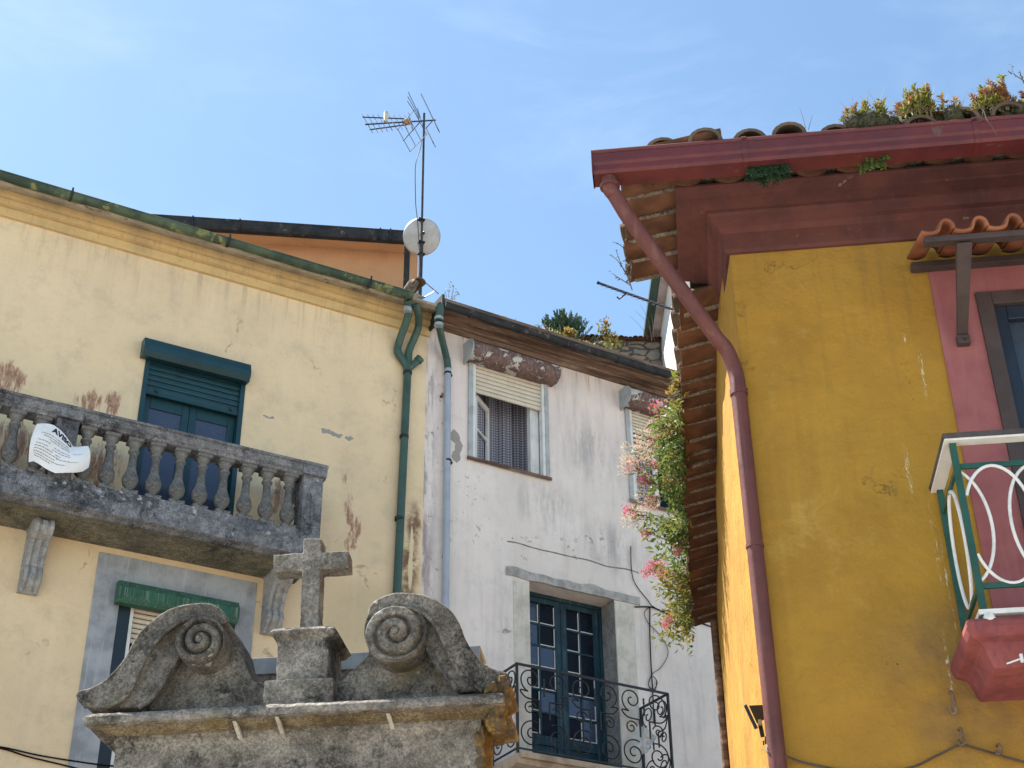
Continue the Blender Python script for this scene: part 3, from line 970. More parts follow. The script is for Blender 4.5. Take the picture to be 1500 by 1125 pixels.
# ------------------------------------------------------------------ white house
WH = tag(empty('white_house', FWH), 'shabby off-white house with two rusty shutter boxes and a blue glazed balcony door', 'house')
Wt = FWH.at
WEZ = 12.73
w1 = (Wt(689, 560)[0], Wt(799, 590)[0], Wt(690, 672)[1], Wt(700, 520)[1])
w2x0 = Wt(921, 660)[0]
w2 = (w2x0, w2x0 + (w1[1] - w1[0]), w1[2], w1[3])
dr0, dr1 = Wt(777, 950)[0], Wt(903, 950)[0]
drz1 = Wt(780, 850)[1]
RZB = 6.93                                   # balcony floor
m = MB().wall(0.0, 8.0, -.2, WEZ + .2, [w1, w2, (dr0, dr1, RZB, drz1)], .30)
m.build('wall', M_WW, WH)
MB().box(0, 8, .9, 1.0, -.2, WEZ + .2).build('inner_wall', M_DARK, WH)
ev = MB()
ev.prism_x([(.0, WEZ - .06), (-.03, WEZ - .06), (-.045, WEZ), (-.07, WEZ + .005), (-.08, WEZ + .03), (-.19, WEZ + .045), (-.20, WEZ + .06), (-.30, WEZ + .065), (-.31, WEZ + .085), (-.40, WEZ + .09), (-.40, WEZ + .16), (0, WEZ + .2)], .03, 8)
ev.build('eaves_board', M_EAVE, WH)
ev2 = MB().box(-.005, .03, -.43, .0, WEZ - .16, WEZ + .19)  # added black strip standing in for the dark gap at the eaves end
ev2.build('dark_gap_strip', M_GUTB, WH)
GWZ = Wt(800, 493, -.44)[1]
gw = gutter(MB(), .02, 7.5, -.44, GWZ - .02, .06, .008).build('gutter', M_GUTB, WH, 50)
for px, py in ((690, 459), (760, 481), (830, 503), (905, 525), (960, 540)):
    x = Wt(px, py, -.44)[0]
    pts = [(x, -.44 + .066 * cos(a), GWZ + .01 + .066 * 1.15 * sin(a)) for a in [pi + pi * k / 8 for k in range(9)]]
    b_ = MB()
    for i in range(8):
        b_.bar(pts[i], pts[i + 1], .028, .006)
    b_.build('bracket', M_GUTB, gw)
rm = MB()
def _roofw(u, v):
    x = -.02 + 7.5 * u
    y = -.40 + 5.2 * v
    return (x, y, GWZ + .05 + (y + .4) * .26 + .038 * abs(sin(x * pi / .2)) + .012 * sin(x * 5.3) * (1 - v))
rm.grid(_roofw, 320, 6)
rm.build('roof', M_TILEUP, WH, 60)

def lace():
    g = G('lace curtain', .9, .1)
    uv = g.co
    sx = g.sc((34, 34, 34))
    xx, zz = g.ma('MULTIPLY', g.xyz(0), 1.0), g.xyz(2)
    X, Z = g.n('ShaderNodeMath'), g.n('ShaderNodeMath')
    X.operation = Z.operation = 'SINE'
    U, V = g.n('ShaderNodeMath'), g.n('ShaderNodeMath')
    U.operation, V.operation = 'ADD', 'SUBTRACT'
    for q in (U, V):
        g.L(g.xyz(0, g.sc((95, 1, 1))), q.inputs[0]); g.L(g.xyz(2, g.sc((1, 1, 80))), q.inputs[1])
    g.L(U.outputs[0], X.inputs[0]); g.L(V.outputs[0], Z.inputs[0])
    pr = g.n('ShaderNodeMath'); pr.operation = 'MULTIPLY'
    g.L(X.outputs[0], pr.inputs[0]); g.L(Z.outputs[0], pr.inputs[1])
    c = g.mix(g.ramp(pr.outputs[0], -.35, .45), (.30, .29, .33), (.09, .09, .115))
    g.col(c)
    return g.m
M_LACE = lace()
def rolled_window(hole, opened, name_extra):
    x0, x1, z0, z1 = hole
    fr_ = MB()
    # weathered boards lining the opening and the two shutter rails
    fr_.prism([(x0 - .035, z0 - .03), (x1 + .03, z0 - .03), (x1 + .03, z1 - .02), (x1 - .028, z1 - .02), (x1 - .028, z0 + .004), (x0 + .028, z0 + .004), (x0 + .028, z1 - .02), (x0 - .035, z1 - .02)], -.03, .25)
    win = fr_.build('window', M_GFRAME, WH, None, .004)
    for q_ in (x0 + .029, x1 - .07):
        MB().box(q_, q_ + .041, -.022, .06, z0 + .005, z1 - .1).build('guide_rail', M_WFRAME, win, None, .003)
    bx0, bx1 = x0 - .10, x1 + .10
    bz = z1 - .17
    cy, cz, r = -.13, bz + .12, .135
    arc = [(cy - r * sin(a), cz + r * cos(a)) for a in [pi * k / 12 * .97 for k in range(13)]]
    MB().prism_x([(-.002, bz + .30), (-.002, cz + r)] + arc + [(-.002, bz - .0)], bx0 + .012, bx1).build('shutter_box', M_RUSTBOX, win, 40)
    arc2 = [(cy - (r + .012) * sin(a), cz + (r + .012) * cos(a)) for a in [pi * k / 12 * .97 for k in range(13)]]
    MB().prism_x([(-.001, cz + r + .012)] + arc2 + [(-.001, bz - .05)], bx0 - .008, bx0 + .010).build('end_cap', M_ZINC, win)
    sb = z1 - .58 if opened else z1 - .50
    s_ = MB()
    n = 7
    zt = z1 - .14
    for k in range(n):
        a, b = sb + (zt - sb) * k / n, sb + (zt - sb) * (k + 1) / n
        s_.prism_x([(.03, a + .004), (.012, a + .009), (.004, (a + b) / 2), (.012, b - .009), (.03, b - .004)], x0 + .071, x1 - .071)
    sh = s_.build('shutter', M_BEIGE, win, 40)
    if not opened:      # last slats hang apart with a gap
        for k in range(2):
            MB().box(x0 + .071, x1 - .071, .008, .03, sb - .07 - .07 * k, sb - .03 - .07 * k).build('loose_slat', M_BEIGE, win)
    MB().box(x0 - .06, x1 + .04, -.055, -.031, z0 - .035, z0 + .006).build('sill', M_EAVE, win, None, .004)
    # casement
    st = .07
    fx0, fx1 = x0 + .071, x1 - .071
    f2 = MB()
    f2.prism([(fx0, z0 + .005), (fx1, z0 + .005), (fx1, z1 - .1), (fx1 - .13, z1 - .1), (fx1 - .13, z0 + .03), (fx0 + .045, z0 + .03), (fx0 + .045, z1 - .1), (fx0, z1 - .1)], .07, .16)
    f2.build('casement', M_WFRAME, win, None, .005)
    ang = radians(38) if opened else radians(0)
    hx, hy = fx0 + .05, .10
    wd = .46
    sz0_, sz1_ = z0 + .035, z1 - .54
    if not opened:
        sz1_ = z1 - .62
        wd = .40
    def T(p):
        x, y, z = p
        return (hx + x * cos(ang) - y * sin(ang), hy + x * sin(ang) + y * cos(ang), z)
    def rot(mb):
        mb.v = [T(v) for v in mb.v]
        return mb
    s3 = MB().box(0, .045, -.02, .02, sz0_, sz1_).box(wd - .075, wd, -.02, .02, sz0_, sz1_)
    s3.box(.045, wd - .075, -.02, .02, sz0_, sz0_ + .06).box(.045, wd - .075, -.02, .02, sz1_ - .07, sz1_)
    s3.box(.045, wd - .075, -.016, .016, (sz0_ + sz1_) / 2 - .015, (sz0_ + sz1_) / 2 + .015)
    rot(s3).build('sash', M_WFRAME, win, None, .004)
    def cur(u, v):
        x = .045 + (wd - .12) * u
        return T((x, .035 + .012 * sin(u * 26), sz0_ + (sz1_ - sz0_) * v))
    MB().grid(cur, 40, 2).build('curtain', M_LACE, win, 180)
    if not opened:
        MB().box(fx0 + .05 + wd, fx1 - .13, .12, .128, z0 + .03, z1 - .5).build('pane', M_GLASSD, win)
    def cur2(u, v):
        x = fx0 - .05 + (fx1 + .35 - fx0) * u
        return (x, .40 + .035 * sin(u * 30 + .5 * sin(v * 3)) + .02 * sin(u * 71), z0 + (z1 - z0) * v)
    MB().grid(cur2, 130, 6).build('curtain', M_LACE, win, 180)
    return win
rolled_window(w1, True, '')
rolled_window(w2, False, '')

# glazed balcony door in its stone frame
jb = MB()
jl0 = Wt(741, 835)[0]; jr1 = Wt(928, 900)[0]
jb.box(dr1 + .002, jr1, -.012, .015, RZB, drz1 - .04)
door = MB().wall(dr0, dr1, RZB, drz1, [(dr0 + .045, dr1 - .045, RZB + .01, drz1 - .05)], .08, .30).build('balcony_door', M_TEAL_OLD, WH)
jb.build('jamb', M_STONEW, door, None, .006)
MB().box(dr1 - .002, dr1 - .0005, .002, .299, RZB, drz1).build('reveal', M_STONEG, door)
MB().box(Wt(752, 900)[0], dr0 - .002, -.006, .012, RZB, drz1 - .06).build('jamb', M_STONEW, door, None, .004)
lp = MB()
lz0_, lz1_ = drz1 - .002, drz1 + .10
n = 26
lx_a, lx_b = jl0, jr1 + .1
lp.grid(lambda u, v: (lx_a + (lx_b - lx_a) * u, -.018, (lz0_ + .02 * mnoise.noise(Vector((u * 9, 1, 0))) - .01) * (1 - v) + (lz1_ + .05 * mnoise.noise(Vector((u * 7, 5, 0)))) * v), n, 1)
lp.grid(lambda u, v: (lx_a + (lx_b - lx_a) * u, -.018 * (1 - v) + .02 * v, lz0_ + .02 * mnoise.noise(Vector((u * 9, 1, 0))) - .01), n, 1)
lp.box(dr0, dr1, .02, .30, drz1 + .001, drz1 + .06)
lp.build('lintel', paint('weathered lintel stone', (.40, .375, .345), (.26, .245, .23), .95, 6, (.4, .62), .1, .5, ((.5, .46, .4), .4), ((.2, .18, .16), .62, 9)), door)
# raised old render band above
def ridge(u, v):
    return (lx_a + .02 + (lx_b - lx_a) * u, -.006 * sin(pi * v), lz1_ + .34 + .03 * mnoise.noise(Vector((u * 6, 0, 3))) + .02 * v)
MB().grid(ridge, 40, 3).build('render_band', M_STONEG, door)
mid = (dr0 + dr1) / 2 + .01
for li, (a, b) in enumerate(((dr0 + .047, mid - .003), (mid + .003, dr1 - .047))):
    lf = MB()
    st = .085
    zb = RZB + .62
    zt = drz1 - .12
    y0, y1 = .315, .355
    lf.box(a, a + st * (1 if li else .6), y0, y1, RZB + .012, drz1 - .052).box(b - st, b, y0, y1, RZB + .012, drz1 - .052)
    lf.box(a + st * (1 if li else .6), b - st, y0, y1, zt, drz1 - .052)
    lf.box(a + st * (1 if li else .6), b - st, y0 + .002, y1 - .002, zb - .12, zb)
    lf.box(a + st * (1 if li else .6), b - st, y0 + .018, y1 - .01, RZB + .012, zb - .12)
    for q in range(2):
        lf.box(a + st + .02, b - st - .02, y0 + .006, y0 + .017, RZB + .10 + .2 * q, RZB + .13 + .2 * q)
    ga, gb = a + st * (1 if li else .6), b - st
    cols, rows = 2, 6
    lf.box((ga + gb) / 2 - .012, (ga + gb) / 2 + .012, y0 + .004, y1 - .004, zb, zt)
    for r in range(1, rows):
        z = zb + (zt - zb) * r / rows
        for c in range(cols):
            xa, xb = (ga, (ga + gb) / 2 - .012) if c == 0 else ((ga + gb) / 2 + .012, gb)
            lf.box(xa, xb, y0 + .006, y1 - .006, z - .012, z + .012)
    leaf_o = lf.build('door_leaf', M_TEAL_OLD, door, None, .004)
    for r in range(rows):
        for c in range(cols):
            xa, xb = (ga, (ga + gb) / 2 - .013) if c == 0 else ((ga + gb) / 2 + .013, gb)
            za, zb_ = zb + (zt - zb) * r / rows + .013, zb + (zt - zb) * (r + 1) / rows - .013
            tilt = random.uniform(-.004, .004)
            pm = MB().add([(xa, y0 + .022, za), (xb, y0 + .022 + tilt, za), (xb, y0 + .022 + tilt, zb_), (xa, y0 + .022, zb_)], [(0, 1, 2, 3)])
            pm.build('pane', M_GLASSD if random.random() < .62 else M_GLASS, door)
            if random.random() < .8:
                wq = .010
                pl = [(xa + .001, za), (xb - .001, za), (xb - .001, zb_ - .012), (xb - wq, zb_ - .012), (xb - wq, za + wq), (xa + .001, za + wq)] if random.random() < .8 else [(xa + .001, za), (xb - .001, za), (xb - .001, za + wq), (xa + .001, za + wq)]
                MB().prism(pl, y0 + .008, y0 + .02).build('putty', M_WFRAME, door)

# wrought-iron balcony
rx0, rx1 = Wt(757, 972, -.6)[0], Wt(978, 1018, -.6)[0]
rzt = Wt(757, 972, -.6)[1]
floor = MB().box(rx0 - .02, rx1 + .05, -.62, -.002, RZB - .12, RZB - .004)
floor.box(rx0 + .02, rx0 + 1.35, -.665, -.621, RZB - .055, RZB + .01)
wb_ = floor.build('balcony', paint('bleached plank', (.46, .36, .27), (.3, .22, .16), .9, 5, (.4, .65), .1, .3), WH)
rail = MB()
rail.bar((rx0 - .012, -.6, rzt), (rx1 + .012, -.6, rzt), .03, .012, (0, 1, 0))
rail.bar((rx0, -.6, rzt), (rx0, -.0, rzt), .012, .03).bar((rx1, -.6, rzt), (rx1, -.0, rzt), .012, .03)
rail.bar((rx0, -.6, RZB + .06), (rx1, -.6, RZB + .06), .02, .012, (0, 1, 0))
rail.bar((rx0, -.6, RZB + .06), (rx0, 0, RZB + .06), .012, .02).bar((rx1, -.6, RZB + .06), (rx1, 0, RZB + .06), .012, .02)
for x, y in ((rx0, -.6), (rx1, -.6), (rx0, -.02), (rx1, -.02)):
    rail.box(x - .013, x + .013, y - .013, y + .013, RZB - .05, rzt + .0)
ra = rail.build('railing', M_IRON, wb_)
def spiral(cx, cz, r, a0, turns, sgn, n=34, rmin=.22):
    return [(cx + r * (1 - (1 - rmin) * k / n) * cos(a0 + sgn * 2 * pi * turns * k / n), cz + r * (1 - (1 - rmin) * k / n) * sin(a0 + sgn * 2 * pi * turns * k / n)) for k in range(n + 1)]
def scroll_panel(to3, wd, z0, z1, mod):
    """lyre scrolls, paired, between the rails"""
    mm = MB()
    h = z1 - z0
    R = .0088
    q = wd / mod
    for k in range(mod):
        cx = q * (k + .5)
        s = 1 if k % 2 == 0 else -1
        r1, r2, r3 = min(.150, q * .46), min(.085, q * .27), min(.165, q * .49)
        tz = z1 - r1 - .004
        top = spiral(cx, tz, r1, pi / 2 + s * pi * .9, 1.45, -s, 40, .16)
        mm.tube([to3(x, z) for x, z in top], R, 6)
        st = top[0]
        mz = z0 + h * .50
        mm.tube([to3(x, z) for x, z in [(p.x, p.y) for p in curve_pts([Vector((st[0], st[1], 0)), Vector((cx - s * q * .42, tz - r1 * .95, 0)), Vector((cx - s * q * .2, mz + r2 * 1.3, 0)), Vector((cx + s * q * .30, mz + r2 * 1.15, 0))], 6)]], R, 6)
        mid_s = spiral(cx - s * q * .06, mz - .01, r2, s * .3 + (0 if s > 0 else pi), 1.35, s, 30, .2)
        mm.tube([to3(x, z) for x, z in mid_s], R * .95, 6)
        mm.bar(to3(cx + s * q * .30, mz + r2 * 1.2), to3(cx + s * q * .30, mz - r2 * 1.3), .016, .014, (0, 1, 0))
        bot = spiral(cx, z0 + r3 + .004, r3, pi / 2 - s * .5, 1.7, s, 44, .14)
        mm.tube([to3(x, z) for x, z in bot], R, 6)
        if k % 2 == 0:
            mm.tube([to3(cx + q * .5, tz + r1 * .3 - h * .02 * j) for j in range(12)], [R * (1.0 + .6 * (j % 2)) for j in range(12)], 6)
    return mm
scroll_panel(lambda x, z: (rx0 + .014 + x, -.6, z), rx1 - rx0 - .028, RZB + .07, rzt - .008, 6).build('scrollwork', M_IRON, ra, 60)
scroll_panel(lambda x, z: (rx0, -.585 + x, z), .56, RZB + .07, rzt - .008, 2).build('scrollwork', M_IRON, ra, 60)
scroll_panel(lambda x, z: (rx1, -.585 + x, z), .56, RZB + .07, rzt - .008, 2).build('scrollwork', M_IRON, ra, 60)

# downpipe: green top piece, grey below
gp = FWH.p(645, 447, -.42)
a1, a2, a3 = FWH.p(643, 474, -.36), FWH.p(655, 528, -.07), FWH.p(656, 540, -.06)
up_ = MB()
up_.tube([gp, FWH.p(643, 470, -.38)], .056, 12)
up_.tube(curve_pts([a1, FWH.p(645, 486, -.3), FWH.p(653, 520, -.09), a2, a3], 5), .046, 12)
wdp = up_.build('downpipe', M_PIPEG, WH, 50)
for zz in (.0, -.1):
    q = FWH.p(643, 466, -.385)
    MB().tube([q + Vector((0, 0, zz + .012)), q + Vector((0, 0, zz - .03))], .06, 12).build('collar', M_ZINC, wdp, 50)
xg = (a3.x + Wt(654.5, 880, -.06)[0]) / 2
lo = MB().tube([(a3.x, -.06, a3.z + .02), (xg, -.06, a3.z - 2.4), (xg, -.06, 0)], .043, 14)
lo.build('lower_pipe', M_PIPEGREY, wdp, 50)
for py in (547, 675):
    q = FWH.p(656, py, -.06)
    MB().tube([(q.x, -.06, q.z - .012), (q.x, -.06, q.z + .012)], .05, 14).box(q.x + .03, q.x + .075, -.05, -.001, q.z - .01, q.z + .01).build('collar', M_GUTB, wdp, 50)
q = FWH.p(647, 580, -.03)
MB().tube([(q.x, .0, q.z), (q.x, -.05, q.z), (q.x, -.05, q.z + .03)], .016, 8).build('rusty_stub', M_EAVE, wdp, 50)

# ------------------------------------------------------------------ ochre house
OH = tag(empty('ochre_house', FB), 'ochre yellow corner house with dark red cornice, red gutter and old clay tile eaves', 'house')
Bt = FB.at
WT = 6.84
M_MAR = paint('oxide red cornice paint', (.135, .050, .041), (.09, .037, .033), .88, 3, (.38, .66), .15, .2, ((.115, .05, .055), .75), ((.22, .15, .12), .64, 10))
M_GUTR = paint('dark red gutter paint', (.125, .023, .024), (.085, .018, .021), .5, 4, (.4, .68), .4, .1, ((.085, .025, .03), .5), ((.11, .065, .05), .63, 9))
M_PIPER = paint('faded dark red drainpipe', (.135, .043, .036), (.095, .031, .028), .52, 4, (.4, .7), .3, .15, ((.20, .09, .075), .6), ((.12, .075, .055), .66, 9))
M_PINK = paint('pink window surround paint', (.33, .115, .11), (.27, .088, .09), .9, 4, (.4, .7), .15, .3, ((.38, .155, .15), .35), ((.60, .50, .46), .735, 30))
M_SLAB = paint('pink red slab paint', (.28, .08, .073), (.19, .052, .052), .85, 4, (.4, .65), .15, .3, ((.12, .05, .06), .6), ((.09, .045, .05), .64, 6))
M_GREENR = paint('dark green railing paint', (.02, .085, .06), (.014, .055, .042), .4, 7, (.4, .7), .4, .1)
M_WHITER = paint('chipped white railing paint', (.74, .71, .66), (.60, .56, .50), .5, 8, (.45, .7), .35, .2, None, ((.16, .09, .06), .69, 22))
M_HOOK = paint('rusty hook iron', (.20, .13, .085), (.11, .07, .05), .7, 20, (.4, .6), .3, .2)
wx0, wz1_, = Bt(1437, 480)[0], Bt(1432, 432)[1]
wx1 = wx0 + 1.25
wz0 = Bt(1430, 905, -.3)[1]
BL = 5.65                                     # depth of the alley side
m = MB().wall(0.0, 5.5, -.2, WT + .3, [(wx0, wx1, wz0, wz1_)], .25)
nz = 24
SX = -.07                                     # the alley side bellies outwards a little
m.grid(lambda u, v: (SX * min(1, u * 5) + (.012 * mnoise.noise(Vector((u * 6, v * 7, 4))) if u > 0 else 0), BL * u, -.2 + (WT + .5) * v), 20, 24)
m.add([(SX, BL, -.2), (5.5, BL, -.2), (5.5, BL, WT + .3), (SX, BL, WT + .3)], [(0, 1, 2, 3)])
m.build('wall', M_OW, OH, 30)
MB().box(.3, 5.4, .30, .4, -.2, WT + .2).build('inner_wall', M_DARK, OH)
# cornice with mitred corner
c1, c2, c3 = Bt(1060, 337, -.03)[1], Bt(1039, 309, -.11)[1], Bt(1247, 253, -.29)[1]
CT = c3
prof = [(.002, WT - .01), (.022, WT - .01), (.03, WT + .01), (.03, c1 - .03), (.05, c1 - .01), (.055, c1), (.085, c1 + .01), (.10, c2 - .035), (.112, c2 - .02), (.112, c2), (.15, c2 + .006), (.20, c2 + .010), (.205, c2 + .022), (.28, CT - .016), (.29, CT - .008), (.29, CT + .005), (.002, CT + .045)]
YE = .62
cm = MB()
vs, fs = [], []
for o, z in prof:
    vs += [(5.5, -o, z), (-o, -o, z), (-o, YE, z)]
for i in range(len(prof)):
    j = (i + 1) % len(prof)
    fs += [(3 * i, 3 * j, 3 * j + 1, 3 * i + 1), (3 * i + 1, 3 * j + 1, 3 * j + 2, 3 * i + 2)]
fs.append(tuple(3 * i + 2 for i in range(len(prof))))
cm.add(vs, fs)
cm.build('cornice', M_MAR, OH)
# eaves tiles: channels below, covers above
tl, tu, mo = MB(), MB(), MB()
SLP = .30
def J(a): return random.uniform(-a, a)
sp = .236
for i in range(26):
    x = -.46 + sp * i
    z0_ = CT + .085
    tl.half_tile((x + J(.014), -.575 + J(.03), CT - .052 + J(.012)), (x + J(.01), .02, CT + .19), .100, .088, -1, flat=.62)
    tu.half_tile((x + sp / 2 + J(.012), -.575 + J(.03), CT + .06 + J(.018)), (x + sp / 2, .1, CT + .28), .098, .11, 1, .022, 8, .8)
    mo.hexa([(x + sp * .25, -.53 + J(.02), CT - .02), (x + sp * .75, -.53, CT - .02), (x + sp * .75, -.1, CT + .1), (x + sp * .25, -.1, CT + .1), (x + sp * .25, -.53, CT + .1), (x + sp * .75, -.53, CT + .1), (x + sp * .75, -.1, CT + .25), (x + sp * .25, -.1, CT + .25)])
# front block, alley side (wide overhang)
for i in range(6):
    y = -.50 + .205 * i
    z0_ = CT + .115
    tl.half_tile((-.60 + J(.012), y + J(.01), z0_ - .085 + J(.006)), (-.02, y, z0_ + .03), .104, .10, -1, flat=.36)
    mo.hexa([(-.56 + J(.04), y + .086, z0_ - .105), (-.02, y + .09, z0_ - .012), (-.02, y + .118, z0_ - .012), (-.56, y + .116, z0_ - .105), (-.56, y + .086, z0_ - .06), (-.02, y + .09, z0_ + .04), (-.02, y + .118, z0_ + .04), (-.56, y + .116, z0_ - .06)])
    if i > 1: tu.half_tile((-.60 + J(.02), y + .1, z0_ - .05), (0, y + .1, z0_ + .15), .09, .10, 1, .018, 8, .7)
# rest of the alley side (tiles bedded straight on the wall)
Z2 = 7.03
ny = 26
for i in range(ny):
    y = .66 + (BL - .55) / ny * i
    dz = -.010 * i * .25 + .01 * sin(i * 1.3)
    pr = .07 if i > ny - 5 else 0
    tl.half_tile((-.315 + J(.014) + pr * .3, y + J(.012), Z2 - .065 + dz + J(.008)), (.03, y, Z2 + .02 + dz), .106, .10, -1, flat=.34)
    xo = -.29 + J(.05); w_ = .016 + J(.006)
    mo.hexa([(xo, y + .102 - w_, Z2 - .088 + dz), (.0, y + .102 - w_, Z2 - .018 + dz), (.0, y + .102 + w_, Z2 - .018 + dz), (xo, y + .102 + w_, Z2 - .088 + dz), (xo, y + .102 - w_, Z2 - .04 + dz), (.0, y + .102 - w_, Z2 + .03 + dz), (.0, y + .102 + w_, Z2 + .03 + dz), (xo, y + .102 + w_, Z2 - .04 + dz)])
    tu.half_tile((-.32 + J(.02), y + .1, Z2 + .0 + dz), (.4, y + .1, Z2 + .15 + dz), .085, .10, 1)
et = tl.build('eaves_tiles', M_TILE, OH, 40)
tu.build('cover_tiles', M_TILEUP, OH, 40)
mo.build('mortar', M_MORTAR, OH, None, .008)
MB().hexa([(-.15, -.12, CT + .16), (5.5, -.12, CT + .16), (5.5, BL, CT + 2.0), (2.2, BL, CT + 2.0), (-.15, -.12, CT + .2), (5.5, -.12, CT + .2), (5.5, BL, CT + 2.05), (2.2, BL, CT + 2.05)]) \
    .hexa([(-.22, .60, Z2 + .10), (.6, .60, Z2 + .34), (2.2, BL, CT + 2.0), (-.22, BL, Z2 + .04), (-.22, .60, Z2 + .14), (.6, .60, Z2 + .40), (2.2, BL, CT + 2.05), (-.22, BL, Z2 + .08)])\
    .box(-.2, .6, -.12, .60, CT + .12, CT + .157).build('roof', M_TILEUP, OH)
# box gutter, dark red
gz1, gz0 = Bt(1100, 202, -.62)[1], Bt(1100, 233, -.62)[1]
gl = Bt(867, 237, -.62)[0]
gs = MB()
gp_ = [(-.475, gz1), (-.475, gz0 + .02), (-.485, gz0), (-.60, gz0), (-.615, gz0 + .015), (-.615, gz0 + .05), (-.625, gz0 + .065), (-.628, gz1 - .03), (-.622, gz1 - .02), (-.634, gz1 - .008), (-.63, gz1), (-.612, gz1), (-.60, gz0 + .03), (-.49, gz0 + .03), (-.487, gz1)]
gs.prism_x(gp_, gl, 5.5)
gs.box(gl - .002, gl + .006, -.63, -.475, gz0, gz1)
gut = gs.build('gutter', M_GUTR, OH)
for px in (1091, 1436, 1640):
    x = Bt(px, 218, -.62)[0]
    MB().prism_x([(y - .004, z + (.004 if z > gz0 + .05 else -.004)) for y, z in gp_[1:11]] + [(-.475, gz1 + .004)], x - .014, x + .014).build('bracket', M_GUTR, gut)
# downpipe
P0 = FB.p(892, 250, -.55); 
bot = (Bt(1141, 1125, .0)[0])
xp, ypp = -.034, -.034
pts = curve_pts([(P0.x, -.55, gz0 + .01), (P0.x, -.55, gz0 - .07), FB.p(901, 287, -.52), FB.p(916, 312, -.49)], 6)
lower_z = FB.p(1071, 522, -.02).z
pts2 = curve_pts([FB.p(1052, 498, -.10), FB.p(1065, 514, -.06), (xp - .006, ypp, FB.at(1074, 545, ypp)[1]), (xp, ypp, FB.at(1078, 570, ypp)[1])], 6)
dpp = MB()
dpp.tube(pts + pts2 + [(xp, ypp, 4.0), (xp, ypp, 0)], .043, 16)
dq = dpp.build('downpipe', M_PIPER, OH, 50)
def ringed(pa, pb_, r):
    return MB().tube([pa, pb_], r, 16).build('collar', M_PIPER, dq, 50)
ringed((P0.x, -.55, gz0 - .045), (P0.x, -.55, gz0 - .065), .056)
q = FB.p(1081, 583, 0)
ringed((xp, ypp, q.z + .03), (xp, ypp, q.z - .004), .049)
ringed((xp, ypp, q.z - .9), (xp, ypp, q.z - .92), .047)
for py in (577, 690, 900):
    z = FB.at(1090, py, .0)[1]
    MB().tube([(xp, ypp + .03, z), (-.02, .03, z), (.002, .06, z)], .006, 6).build('clip', M_HOOK, dq)
# old brown pipe at the far end of the alley side
e0 = FB.atx(1052, 915, -.06)
MB().tube([(-.10, BL - .04, 6.93), (-.10, BL - .04, 0)], .035, 12).build('corner_pipe', M_EAVE, OH, 50)
# rusty clips and bare patches on the alley side
for px, py in ((1072, 790), (1078, 810)):
    pass

# pink surround and dark window/door
pk = MB()
px0 = Bt(1359, 400)[0]; px0 = (px0 + Bt(1398, 600)[0]) / 2
pzt = Bt(1360, 395, 0)[1] + .02
PZB = wz0 - .12
pk.wall(px0, wx1 + (wx0 - px0), PZB, pzt, [(wx0, wx1, wz0, wz1_)], .02, -.012)
pk.add([(px0, -.012, PZB), (px0, -.012, pzt), (px0, .004, pzt), (px0, .004, PZB)], [(0, 1, 2, 3)])
bdr = pk.build('window', M_PINK, OH)
M_BRFR = paint('dark brown frame', (.075, .05, .045), (.05, .035, .032), .6, 5, (.4, .7), .3, .1)
M_NAVY = paint('dark blue door paint', (.018, .026, .042), (.012, .018, .03), .4, 4, (.4, .7), .4, .05)
fw_ = .085
MB().box(wx0 + .001, wx0 + fw_, -.03, .05, wz0, wz1_).box(wx0 + fw_, wx1, -.03, .05, wz1_ - fw_, wz1_ - .001).build('frame', M_BRFR, bdr, None, .004)
MB().box(wx0 + fw_ + .001, wx0 + fw_ + .07, .0, .08, wz0, wz1_ - fw_ - .001).box(wx0 + fw_ + .07, wx1, .0, .08, wz1_ - fw_ - .09, wz1_ - fw_ - .001).build('door_leaf', M_NAVY, bdr, None, .006)
MB().box(wx0 + fw_ + .07, wx1, .04, .048, wz0, wz1_ - fw_ - .09).build('pane', glass('dark blue pane', (.05, .065, .09), .1), bdr)

# small tiled canopy on steel brackets
ky0, ky1 = -.50, -.03
kz0, kz1 = Bt(1345, 352, ky0)[1], Bt(1345, 388, ky1)[1]
kx0 = Bt(1340, 372, -.25)[0]
def kz(y): return kz0 + (kz1 - kz0) * (y - ky0) / (ky1 - ky0)
kt = MB()
tw = .175
for i in range(14):
    x = kx0 + tw * i
    def tp(u, v, x=x):
        # flat pan then a roll
        if u < .45:
            X = x + u / .45 * tw * .5
            zz = .0 + .012 * (1 - sin(pi * u / .45))
        else:
            t = (u - .45) / .55
            a = pi * (1 - t)
            X = x + tw * .5 + (cos(a) + 1) / 2 * tw * .5 + .004
            zz = .012 + .068 * sin(a) ** .8
        y = ky0 + (ky1 - ky0) * v - .02
        return (X, y, kz(y) + .045 + zz)
    kt.grid(tp, 16, 3)
can = kt.build('canopy', M_TILENEW, OH, 60)
so = can.modifiers.new('thick', 'SOLIDIFY'); so.thickness = .016; so.offset = -1
MB().bar((kx0 + .01, ky0 + .03, kz(ky0) + .005), (kx0 + 2.6, ky0 + .03, kz(ky0) + .005), .055, .035).bar((kx0 + .01, -.04, kz(-.04) - .02), (kx0 + 2.6, -.04, kz(-.04) - .02), .055, .04) \
    .build('crossbar', M_BRFR, can, None, .003)
